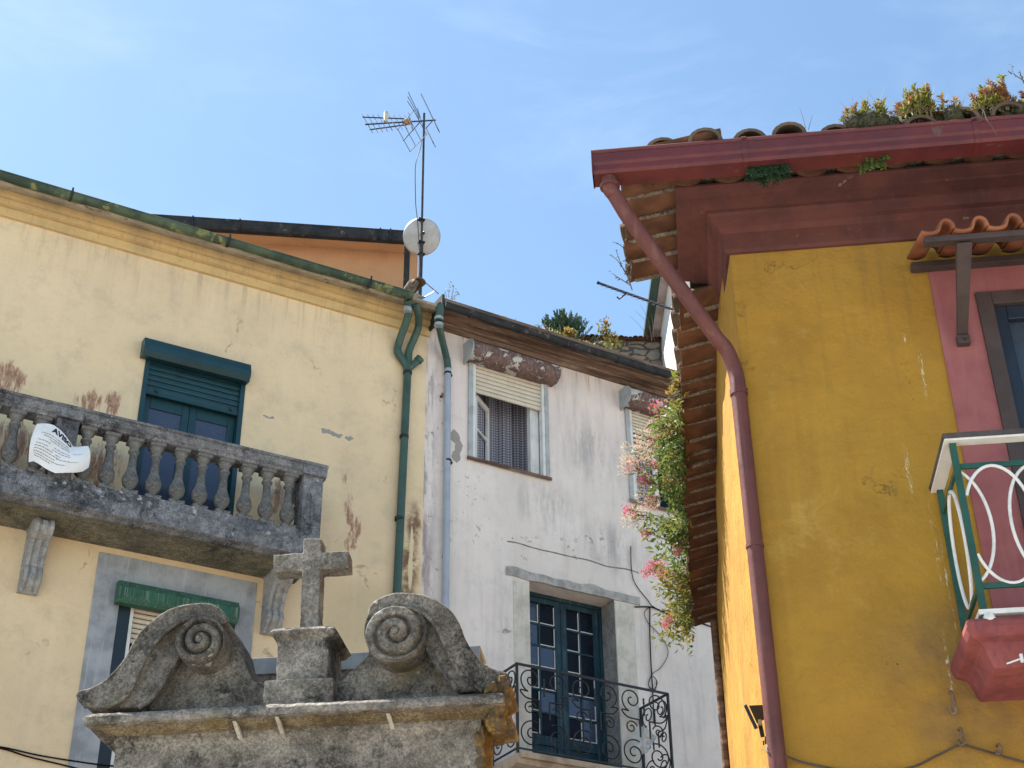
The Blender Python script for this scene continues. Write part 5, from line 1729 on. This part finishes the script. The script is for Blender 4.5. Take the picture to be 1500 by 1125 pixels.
NS = tag(thing_at('notice_sheet', FA, pb0.x, pb0.y, cn(600, 955).z), 'crumpled white notice headed AVISO tied to the stone balusters', 'notice')
sub(MB().grid(lambda u, v: S(u, v), 44, 26).build('sheet', M_PAPER, NS, 180))
g = G('printed black ink', .7, .2)
g.col((.02, .02, .024))
M_INK = g.m
cu = bpy.data.curves.new('lettering', 'FONT')
cu.body = 'AVISO'
cu.size = 1.0
cu.offset = .035
to = bpy.data.objects.new('lettering', cu)
COL.objects.link(to)
dg = bpy.context.evaluated_depsgraph_get()
tme = bpy.data.meshes.new_from_object(to.evaluated_get(dg))
bpy.data.objects.remove(to)
bm = bmesh.new(); bm.from_mesh(tme)
bmesh.ops.triangulate(bm, faces=bm.faces)
bmesh.ops.subdivide_edges(bm, edges=bm.edges, cuts=2, use_grid_fill=True)
xs = [v.co.x for v in bm.verts]; ys = [v.co.y for v in bm.verts]
ax0, ax1, ay0, ay1 = min(xs), max(xs), min(ys), max(ys)
def bold(v_):
    u = .30 + .36 * (v_.co.x - ax0) / (ax1 - ax0)
    w_ = .185 - .135 * (v_.co.y - ay0) / (ay1 - ay0)
    return S(u, w_, .005)
for v in bm.verts:
    v.co = bold(v)
tm2 = bpy.data.meshes.new('lettering'); bm.to_mesh(tm2); bm.free()
tm2.materials.append(M_INK)
lt = bpy.data.objects.new('lettering', tm2); COL.objects.link(lt); lt.parent = NS
so = lt.modifiers.new('weight', 'SOLIDIFY'); so.thickness = .003
sub(lt)
ln = MB()
rng = random.Random(3)
for v, u0, u1 in ((.275, .14, .62), (.335, .19, .63), (.39, .30, .64), (.46, .12, .34), (.50, .40, .66), (.55, .10, .30), (.56, .38, .66), (.615, .08, .40), (.63, .44, .52), (.68, .08, .50), (.70, .46, .80), (.75, .08, .45), (.81, .10, .62), (.86, .1, .4), (.40, .70, .86)):
    u = u0
    while u < u1:
        wl = rng.uniform(.015, .055)
        ua, ub = u, min(u1, u + wl)
        ln.add([S(ua, v - .007, .004), S(ub, v - .007, .004), S(ub, v + .007, .004), S(ua, v + .007, .004)], [(0, 1, 2, 3)])
        u += wl + .010
sub(ln.build('small_print', paint('grey print', (.12, .12, .14), None, .7), NS))

# ------------------------------------------------------------------ floodlight
M_BLK = paint('black cast lamp housing', (.016, .017, .02), (.03, .03, .034), .45, 8, (.4, .7), .4, .05)
ly = .16
fl0 = FB.p(1119, 1082, ly)
FL = tag(thing_at('floodlight', FB, fl0.x, ly, fl0.z), 'small black floodlight clamped beside the dark red drainpipe', 'floodlight')
def lq(x, y, dy=0): return FB.p(1060 + x / 9.0, 1000 + y / 9.0, ly + dy)
front = [lq(262, 300, -.05), lq(410, 618, -.05), lq(410, 618, .11), lq(262, 300, .11)]
f2_ = [lq(300, 278, -.05), lq(455, 600, -.05), lq(455, 600, .11), lq(300, 278, .11)]
back = [lq(515, 292, -.02), lq(545, 480, -.02), lq(545, 480, .08), lq(515, 292, .08)]
hb = MB().hexa(front + f2_)
mid_ = [lq(330, 300, -.045), lq(440, 540, -.045), lq(440, 540, .105), lq(330, 300, .105)]
hb.hexa(mid_ + back)
sub(hb.build('housing', M_BLK, FL, None, .004, True))
gq = [p + Vector((-.003, 0, -.001)) for p in front]
cq = sum(front, Vector()) / 4
sub(MB().add([cq + (p - cq) * .86 + Vector((-.004, 0, -.002)) for p in front], [(0, 1, 2, 3)]).build('lens', M_GLASS, FL))
sub(MB().bar(lq(465, 470, .03), lq(515, 715, .03), .02, .014).box(lq(470, 0)[0], lq(580, 0)[0] + .03, ly - .01, ly + .06, lq(500, 765)[2], lq(500, 715)[2]).tube([lq(525, 765, .03), lq(528, 825, .03)], .004, 6).build('bracket', M_BLK, FL, None, .002))
sub(MB().box(lq(395, 0)[0], lq(440, 0)[0], ly - .06, ly - .03, lq(410, 600)[2], lq(410, 540)[2]).build('sensor', paint('amber sensor', (.35, .25, .14), None, .5), FL, None, .003))
sub(MB().bar(lq(575, 740, .03), (xp, .02, lq(575, 740)[2]), .02, .012).build('arm', M_BLK, FL))

# ------------------------------------------------------------------ cables
M_CABLE = paint('black cable sheath', (.014, .014, .016), None, .85, 10, (.4, .7), .05)
M_CABLEB = paint('brown cable sheath', (.09, .055, .04), (.05, .03, .025), .6, 10)
def cable(fr, pts, r, label, n=6, mat=None, name='cable', y=-.02):
    P = [fr.p(p[0], p[1], p[2] if len(p) > 2 else y) for p in pts]
    o = MB().tube(curve_pts(P, n), r, 6).build(name, mat or M_CABLE, None, 60)
    return tag(place(o, fr), label, 'cable')
cable(FB, [(1125, 1085, -.03), (1124, 1100, -.05), (1131, 1104, -.06), (1152, 1108, -.05), (1185, 1119, -.012), (1260, 1131), (1330, 1125), (1370, 1108), (1398, 1094), (1404, 1092), (1412, 1091), (1440, 1099), (1470, 1108), (1500, 1116), (1560, 1130)], .006, 'brown cable sagging across the ochre wall between iron hooks', 6, M_CABLEB)
cable(FA, [(-60, 1088), (0, 1094), (60, 1107), (130, 1118), (165, 1122), (260, 1130)], .008, 'upper of two dark cables along the yellow wall below the grey surround', 5)
cable(FA, [(-60, 1090), (0, 1096), (40, 1108), (90, 1120), (130, 1130), (180, 1142)], .008, 'lower of two dark cables along the yellow wall, sagging away from the other', 5)
cable(FWH, [(924, 800), (925, 835), (931, 856), (948, 878), (956, 888), (975, 897), (1000, 903), (1030, 908), (1052, 915), (1100, 925)], .006, 'dark cable swooping over the white wall towards the clay eaves tiles', 5)
cable(FWH, [(930, 889), (952, 889), (962, 892), (985, 902), (1012, 908), (1050, 920), (1100, 930)], .009, 'thicker black cable bundle running right from the stone door lintel', 5)
cable(FWH, [(952, 889), (952, 930), (954, 980), (956, 1010), (958, 1060)], .008, 'straight black cable dropping down the white wall to the iron balcony', 4)
cable(FWH, [(952, 889), (944, 897), (949, 912), (962, 925), (976, 945), (978, 960), (968, 978), (957, 986), (950, 1000), (955, 1012), (963, 1000), (955, 990), (950, 1004), (960, 1010), (962, 996)], .0045, 'thin cable looping out beside the straight drop cable and coiling at its foot', 5)
cable(FA, [(618, 410, .85), (628, 418, .5), (642, 430, .1)], .008, 'short stay wire from the aerial mast to the roof edge', 3)

# ------------------------------------------------------------------ torn plastic on the iron railing
g = G('translucent plastic sheet', .35, .5)
g.col((.52, .53, .53))
g.b.inputs['Alpha'].default_value = .72
M_PLAS = g.m
def cp(x, y, d=0): return FWH.p(660 + x / 3.082, 760 + y / 3.082, -.55 + d)
pt_ = [(838, 928), (870, 938), (905, 962), (935, 980)]
pbm = [(818, 1062), (850, 1065), (885, 1060), (905, 1020)]
def plas(u, v):
    i = min(2, int(u * 3)); f = u * 3 - i
    a = Vector(pt_[i]).lerp(Vector(pt_[i + 1]), f); b = Vector(pbm[i]).lerp(Vector(pbm[i + 1]), f)
    q = a.lerp(b, v)
    p = cp(q.x, q.y)
    return (p.x, p.y + .03 * mnoise.noise(Vector((u * 4, v * 4, 1))) + .02 * sin(9 * u + 4 * v), p.z)
o = MB().grid(plas, 16, 16).build('plastic_sheet', M_PLAS, None, 180)
tag(place(o, FWH), 'torn clear plastic sheet caught on the right end of the iron balcony railing', 'plastic sheet')

# ------------------------------------------------------------------ plants
M_LEAF = leafmat('valerian leaf', (.085, .14, .032), (.15, .20, .05), (.20, .17, .05), .45)
M_LEAFY = leafmat('yellowing leaf', (.21, .20, .035), (.12, .15, .035), (.28, .14, .04), .45)
M_LEAFD = leafmat('deep green fern', (.02, .045, .022), (.035, .07, .03), None, .3)  # plain dark green for the hanging fern
M_PINKF = leafmat('pink flower', (.55, .10, .16), (.62, .18, .22), (.48, .06, .12), .45)
M_SEED = leafmat('dry seed head', (.46, .38, .26), (.55, .46, .34), (.52, .26, .22), .4)
M_STEM = paint('plant stem', (.12, .13, .05), (.16, .10, .06), .7, 20)
M_TWIG = paint('dry twig', (.13, .10, .075), None, .8, 20)
M_SEDUM = leafmat('yellowish stonecrop', (.22, .23, .04), (.15, .17, .035), (.30, .13, .05), .4)  # yellow-green leaves with reddish patches
M_SEDR = leafmat('red stonecrop', (.26, .10, .05), (.30, .17, .06), (.14, .06, .04), .35)
M_STRAW = leafmat('dry grass', (.40, .33, .18), (.30, .27, .14), None, .3)
M_DEAD = leafmat('dead leaves', (.11, .075, .04), (.20, .15, .08), None, .15)
M_MOSS = stone('moss cushion', (.045, .04, .028), (.10, .095, .05), (.2, .19, .12), .55, (.09, .085, .02))
M_CON = leafmat('conifer needles', (.022, .05, .024), (.04, .085, .035), (.05, .10, .03), .2)
rr = random.Random(11)
def rv(a=1.0): return Vector((rr.uniform(-a, a), rr.uniform(-a, a), rr.uniform(-a, a)))
EX = -.34
def edge(py, z=7.0):
    """where the alley eave's outer edge passes this height in the survey"""
    x, y = FB.atz(1003, py, z)
    return y
def cl5(x, y): return 840 + x / 5.114, 560 + y / 5.114
def cl6(x, y): return 840 + x / 6.25, 780 + y / 6.25
def valerian(label, y0, py_rng, heads, nleaf, leafm, base_py, spread, mixy=.0, zoff=0.0):
    """red valerian rooted in the eave: stems, leaves, flower heads"""
    T = thing_at('valerian_plant', FB, EX + .06, y0, 7.02)
    tag(T, label, 'plant', 'valerian plants growing out of the alley eaves')
    sm, lf = MB(), MB()
    heads_m = []
    root = Vector((EX + .05, y0, 7.0))
    for (px, py, kind, sz) in heads:
        yy = y0 + rr.uniform(-.3, .3)
        tip = FB.p(px, py, yy)
        r0 = Vector((EX + .04, yy + rr.uniform(-.2, .2), 7.0 + zoff + rr.uniform(-.05, .05)))
        md = r0.lerp(tip, .5) + Vector((0, 0, .05 - .06 * abs(tip.z - r0.z))) + rv(.02)
        c = curve_pts([r0, md, tip], 6)
        sm.tube(c, [.005 - .003 * i / (len(c) - 1) for i in range(len(c))], 5)
        for i in range(2, len(c) - 1):
            if rr.random() < .85:
                for s in (-1, 1, 0):
                    d = Vector((rr.uniform(-.7, .5), s * .9, rr.uniform(-.4, .6)))
                    lf.leaf(c[i] + rv(.012), d, rr.uniform(.03, .07), rr.uniform(.012, .024))
        R = sz / FPX * (7.15 + yy) * (2.0 if kind == 'p' else 2.2)
        tgt = MB()
        heads_m.append((tgt, kind))
        N = int(60 + 8500 * R * R) if kind == 'p' else int(110 + 11000 * R * R)
        for _ in range(N):
            d = rv().normalized()
            k = rr.random() ** .45
            p = tip + Vector((d.x * R, d.y * R, d.z * R * .8)) * k
            if kind == 'p':
                tgt.leaf(p, rv(), rr.uniform(.009, .017), rr.uniform(.008, .014))
            else:
                tgt.leaf(p, d + rv(.5), rr.uniform(.012, .03), .008)
        for _ in range(8):
            d = rv().normalized() * R
            sm.tube([tip - (tip - md).normalized() * R * .9, tip + d * .7], .0015, 4, False)
    a, b = py_rng
    for _ in range(nleaf):
        py = rr.uniform(a, b)
        yy = edge(py) + rr.uniform(-.06, .10)
        cl = max(0.0, min(1.5, .55 + 1.9 * mnoise.noise(Vector((py * .085, y0 * 3.1, 2.0)))))
        w_ = spread * (.25 + 1.15 * cl) * (rr.random() ** 1.2)
        if rr.random() > cl * .9 + .08:
            continue
        p = Vector((EX + .05 - w_, yy + rr.uniform(-.12, .12), 7.0 + zoff + rr.uniform(-.14, .13) * (1 - .3 * w_ / spread)))
        d = Vector((rr.uniform(-1, .25), rr.uniform(-1, 1), rr.uniform(-.7, .8)))
        lf.leaf(p, d, rr.uniform(.035, .095), rr.uniform(.014, .034))
    for _ in range(int(nleaf / 26)):
        py = rr.uniform(a, b)
        yy = edge(py)
        p = Vector((EX + .07, yy, 7.0 + zoff))
        q = p + Vector((-rr.uniform(.3, 1) * spread, rr.uniform(-.15, .15), rr.uniform(-.14, .16)))
        sm.tube([p, p.lerp(q, .5) + rv(.02), q], .003, 4, False)
    if sm.v: sub(sm.build('stems', M_STEM, T))
    if lf.v: sub(lf.build('leaves', leafm, T))
    for hm_, kd in heads_m:
        sub(hm_.build('flower_head' if kd == 'p' else 'seed_head', M_PINKF if kd == 'p' else M_SEED, T))
    return T
H5 = lambda L_: [(*cl5(x, y), k, s) for x, y, k, s in L_]
H6 = lambda L_: [(*cl6(x, y), k, s) for x, y, k, s in L_]
valerian('small yellowish leafy tuft on the alley eaves, just under the white house gutter', edge(580), (563, 588), [], 420, M_LEAFY, 580, .16)
valerian('tall valerian with pink heads in front of the shuttered window top', edge(660), (600, 690),
         H5([(615, 182, 'p', 8), (640, 205, 'p', 5), (665, 285, 'p', 5), (690, 365, 'p', 7), (670, 385, 'p', 5), (580, 435, 'p', 5.5), (632, 415, 'p', 4.5), (642, 465, 'p', 6), (520, 400, 'b', 7), (600, 330, 'b', 6), (550, 500, 'b', 8), (600, 520, 'b', 8), (790, 180, 'p', 5), (800, 245, 'b', 8), (720, 300, 'b', 6)]), 1150, M_LEAF, 640, .15)
valerian('bushy valerian with the palest fluffy seed heads reaching over the window glass', edge(730), (680, 775),
         H5([(430, 530, 'b', 10), (440, 620, 'p', 7.5), (415, 640, 'b', 9), (480, 600, 'b', 9), (600, 622, 'p', 5), (650, 612, 'p', 5), (515, 730, 'p', 6.5), (560, 730, 'p', 7), (695, 745, 'p', 4.5), (712, 800, 'p', 5), (540, 840, 'b', 8), (590, 885, 'p', 7.5), (580, 915, 'b', 6)]), 1150, M_LEAF, 700, .17)
valerian('drooping valerian with dry beige heads below the window sill', edge(795), (765, 828),
         H5([(405, 950, 'p', 6), (450, 975, 'p', 6), (430, 1020, 'b', 9), (480, 985, 'b', 7), (542, 1112, 'p', 5)]) + H6([(660, 15, 'p', 5), (955, 150, 'p', 6), (965, 190, 'p', 3)]), 900, M_LEAF, 800, .20)
valerian('lowest valerian with one big pink head above the drop cable', edge(870), (832, 925),
         H6([(690, 330, 'p', 7), (745, 320, 'p', 9), (790, 300, 'p', 7), (775, 370, 'p', 7), (830, 385, 'p', 6), (660, 370, 'p', 5), (720, 290, 'p', 6), (870, 810, 'p', 5), (845, 850, 'p', 4.5)]), 1300, M_LEAFY, 880, .19, zoff=-.06)

def grass_blades(m_, c, n, h, lean, wd=.006):
    for _ in range(n):
        b = c + Vector((rr.uniform(-.1, .1), rr.uniform(-.06, .06), 0))
        t = b + Vector((rr.uniform(-lean, lean), rr.uniform(-lean, lean), h * rr.uniform(.5, 1)))
        m_.tube([b, b.lerp(t, .5) + Vector((0, 0, h * .06)), t], [wd * .4, wd * .3, wd * .12], 4, False)
def roof_clump(label, px0, px1, pyb, pyt, kind, grassn, y=-.53):
    xa, zb = FB.at(px0, pyb, y)
    xb, _ = FB.at(px1, pyb, y)
    zt = FB.at(px0, pyt, y)[1]
    zb -= .05
    T = tag(thing_at('roof_succulent', FB, (xa + xb) / 2, y, zb), label, 'plant', 'plants rooted among the tiles above the red gutter')
    ms, lf, lr, gr, gr2 = MB(), MB(), MB(), MB(), MB()
    n = max(2, int((xb - xa) / .07))
    for i in range(n):
        x = xa + (xb - xa) * (i + .5) / n
        ms.blob((x, y + rr.uniform(-.05, .05), zb + .03), (.06, .06, .055 + rr.uniform(0, .02)), i + px0)
    for i in range(90 * n):
        x = rr.uniform(xa - .03, xb + .03)
        a = rr.uniform(.1, pi - .1)
        p = Vector((x, y - .075 * cos(a) + rr.uniform(-.01, .01), zb + .02 + .075 * sin(a)))
        q_ = rr.random()
        (lf if q_ < .3 else lr if q_ < .5 else gr2).leaf(p, Vector((rr.uniform(-1, 1), rr.uniform(-1, .2), rr.uniform(0, 1))), rr.uniform(.012, .03), .008)
    h = zt - zb
    for i in range(int(kind[0])):
        x = rr.uniform(xa, xb)
        env = sin(pi * min(1, max(0, (x - xa) / (xb - xa)))) ** .6
        b = Vector((x, y + rr.uniform(-.06, .06), zb + .03))
        hh = h * env * rr.uniform(.45, 1.0)
        t = b + Vector((rr.uniform(-.05, .05), rr.uniform(-.05, .05), hh))
        gr.tube([b, t], .005, 4, False)
        red = rr.random() < kind[1]
        k = int(hh / .006)
        for j in range(k):
            f = j / k
            if f < .25: continue
            p = b.lerp(t, f)
            a = rr.uniform(0, 2 * pi)
            d = Vector((cos(a), sin(a), .7))
            ll = .052 * (1.15 - f * .5)
            for _q in range(2):
                (lr if (red and f > .5) else lf).leaf(p + rv(.006), d + rv(.5), ll, ll * .40)
    grass_blades(gr, Vector(((xa + xb) / 2, y, zb + .05)), grassn, h * 1.0, .12, .004)
    sub(ms.build('moss', M_MOSS, T, 60))
    if lf.v: sub(lf.build('leaves', M_SEDUM, T))
    if lr.v: sub(lr.build('red_tips', M_SEDR, T))
    if gr.v: sub(gr.build('stalks', M_STRAW, T))
    if gr2.v: sub(gr2.build('dead_leaves', M_DEAD, T))
roof_clump('low dry mossy clump with thin grass, leftmost of the gutter-top plants', 1240, 1318, 186, 158, (14, .35), 34)
roof_clump('round yellow-green stonecrop with reddish rosettes between two mossy tiles', 1318, 1388, 178, 134, (34, .4), 14)
roof_clump('largest stonecrop clump with red and yellow spikes at the gutter joint', 1425, 1485, 170, 130, (46, .4), 12)
roof_clump('dark mossy clump at the edge of the picture beside the largest stonecrop', 1484, 1540, 166, 138, (18, .6), 8)
roof_clump('tiny green tuft on the gutter rim between the two big stonecrops', 1388, 1412, 176, 164, (10, 0), 2)
def wisp(name, label, cat, fr, y, pts_list, r=.003, leaves=None, leafm=None, group=None):
    base = fr.p(pts_list[0][0][0], pts_list[0][0][1], y)
    T = tag(thing_at(name, fr, base.x, base.y, base.z), label, cat, group)
    m_ = MB()
    lv = MB()
    for pl in pts_list:
        c = curve_pts([fr.p(px, py, y + rr.uniform(-.03, .03)) for px, py in pl], 4)
        m_.tube(c, [r * (1 - .6 * i / (len(c) - 1)) for i in range(len(c))], 5, False)
        if leaves:
            for p in c[len(c) // 4:]:
                for _ in range(leaves[0]):
                    lv.leaf(p + rv(leaves[2]), rv(), leaves[1] * rr.uniform(.6, 1.2), leaves[1] * .45)
    sub(m_.build('twigs', M_TWIG if not leaves or leafm is not M_LEAFY else M_STEM, T))
    if leaves:
        sub(lv.build('leaves', leafm or M_LEAFY, T))
    return T
wisp('dry_weed', 'bare seeding weed stalk leaning over the right end of the red gutter', 'weed', FB, -.36, [[(1520, 160), (1505, 124), (1485, 108), (1481, 94)], [(1500, 122), (1496, 112), (1494, 104)], [(1482, 108), (1477, 104)]], .004, (1, .015, .004), M_TWIG)
wisp('grass_tuft', 'few thin grass blades standing beside the tile left of the mossy clump', 'grass tuft', FB, -.4, [[(1165, 197), (1163, 184)], [(1180, 187), (1174, 165), (1171, 158)], [(1184, 190), (1190, 168)]], .002)
wisp('hanging_roots', 'pale thin roots hanging over the red gutter joint bracket', 'roots', FB, -.65, [[(1441, 160), (1437, 176), (1430, 178)], [(1441, 160), (1445, 174), (1452, 184), (1460, 198)], [(1438, 170), (1425, 174)]], .003)
wisp('dry_weed', 'leafless weed with small buds growing from the near clay eaves tiles', 'weed', FB, .35, [[(926, 425), (918, 402), (905, 382), (893, 373)], [(921, 408), (912, 392), (902, 366)], [(922, 408), (925, 385), (912, 362), (900, 355)], [(924, 418), (908, 408), (896, 400)], [(924, 412), (917, 388), (918, 370)]], .004, (1, .022, .004), M_TWIG)
wisp('thin_shrub', 'wispy leafless twigs rising beside the green gutter of the sunlit house', 'shrub', FS, -1.0, [[(960, 500), (945, 470), (930, 455)], [(955, 500), (950, 470), (938, 446)], [(958, 495), (955, 465), (948, 452)], [(950, 495), (938, 478), (922, 462)]], .004)
wisp('leafy_weed', 'tall yellow-green leafy weed in front of the stone shed wall', 'weed', FWH, .35, [[(893, 515), (889, 495), (886, 476)], [(889, 492), (881, 485), (884, 473)], [(893, 512), (901, 503), (905, 502)], [(890, 500), (896, 492), (888, 472)]], .006, (7, .075, .05), M_LEAFY)
wisp('leafy_weed', 'short bright leafy weed on the white house gutter in front of the conifer', 'weed', FWH, -.2, [[(834, 496), (832, 489), (836, 484)], [(836, 497), (838, 490), (840, 488)], [(832, 494), (829, 489), (832, 486)]], .004, (9, .06, .04), M_LEAFY)
wisp('grass_tuft', 'small tuft of grass and sprigs on the gutter above the grey drainpipe', 'grass tuft', FWH, -.3, [[(654, 438), (652, 424)], [(657, 436), (658, 420)], [(661, 438), (664, 422), (662, 417)], [(664, 438), (669, 430), (671, 428)], [(660, 438), (666, 432)]], .004, (2, .035, .02), M_LEAFY)
# low stonecrop mats along the white house roof edge
for label, pa, pb_ in (('thin pinkish stonecrop mat on the white house roof edge, nearest the grey drainpipe', (716, 462), (760, 474)), ('pale stonecrop mat on the white house roof edge just below the conifer', (784, 476), (826, 494)), ('sparse stonecrop mat on the white house roof edge just right of the conifer', (845, 500), (868, 508))):
    a, b = FWH.p(*pa, -.34), FWH.p(*pb_, -.34)
    T = tag(thing_at('stonecrop_mat', FWH, (a.x + b.x) / 2, -.34, a.z - .05), label, 'plant', 'stonecrop mats on the white house roof edge')
    l1, l2 = MB(), MB()
    for _ in range(260):
        p = a.lerp(b, rr.random()) + Vector((0, rr.uniform(-.05, .1), rr.uniform(-.05, .02)))
        (l1 if rr.random() < .55 else l2).leaf(p, Vector((rr.uniform(-1, 1), rr.uniform(-1, 1), 1)), rr.uniform(.02, .045), .014)
    sub(l1.build('leaves', M_SEDUM, T)); sub(l2.build('red_tips', M_SEED, T))
# ferns hanging under the red gutter
def fern(label, px, py, y, n, L_, mat_):
    c = FB.p(px, py, y)
    T = tag(thing_at('hanging_fern', FB, c.x, c.y, c.z - L_), label, 'fern')
    lf, sm = MB(), MB()
    for i in range(n):
        a = rr.uniform(-1, 1)
        tip = c + Vector((a * L_ * .75, -rr.uniform(.0, .09), -L_ * rr.uniform(.25, 1) * (1 - .35 * abs(a))))
        cc = curve_pts([c + rv(.03), c.lerp(tip, .5) + Vector((a * .03, -.03, .02)), tip], 6)
        sm.tube(cc, .002, 4, False)
        for j, p in enumerate(cc[1:]):
            dd = (cc[min(j + 2, len(cc) - 1)] - cc[j]).normalized()
            s_ = dd.cross(Vector((0, 1, 0)))
            for s in (-1, 1):
                for q in range(2):
                    lf.leaf(p - dd * .008 * q, s_ * s + dd * .5 + rv(.3), .042 * (1 - .5 * j / len(cc)), .012)
    sub(sm.build('stems', M_LEAFD, T)); sub(lf.build('fronds', mat_, T))
fern('bushy dark green fern hanging beneath the red gutter over the cornice', 1122, 247, -.47, 110, .15, M_LEAFD)
fern('sparse paler fern hanging beneath the red gutter, right of the bushy one', 1278, 233, -.47, 22, .13, M_LEAF)

# conifer behind the white house roof
FC = Frame(90, hd(826, 500, 21.0))
cb = FC.p(826, 500, 0)
CN = tag(thing_at('juniper_bush', FC, cb.x, 0, 12.4), 'dark green spiky conifer bush rising behind the white house roof', 'conifer')
tr, nd = MB(), MB()
tr.tube([(cb.x, 0, 12.3), (cb.x + .05, 0, cb.z + .1)], [.09, .05], 8)
def Cp(px, py, dy): return FC.p(px, py, dy)
shoots = []
for _ in range(110):
    px = rr.gauss(824, 31)
    px = max(768, min(882, px))
    env = 452 + ((px - 824) / 52.0) ** 2 * 34 + rr.uniform(0, 16) + (rr.random() < .3) * 8
    shoots.append((px, min(env, 505)))
for px, py in shoots:
    dy = rr.uniform(-.35, .35)
    tip = Cp(px, py, dy)
    L_ = rr.uniform(.35, .6)
    lean = (px - 824) / 55.0
    b = tip - Vector((lean * .42, rr.uniform(-.1, .1), L_))
    tr.tube([Vector((cb.x + lean * .1, 0, cb.z - .8)), b, tip], [.012, .008, .003], 5, False)
    k = 90
    for j in range(k):
        f = j / k
        p = b.lerp(tip, f)
        a = rr.uniform(0, 2 * pi)
        d = Vector((cos(a), sin(a), 2.2)) + Vector((lean * .8, 0, 0))
        ll = .11 * (1.1 - f * .7)
        nd.leaf(p, d, ll, .014)
sub(tr.build('trunk', M_TWIG, CN)); sub(nd.build('foliage', M_CON, CN))
for o in list(SC.objects):
    if '_b' in o.keys():
        del o['_b']
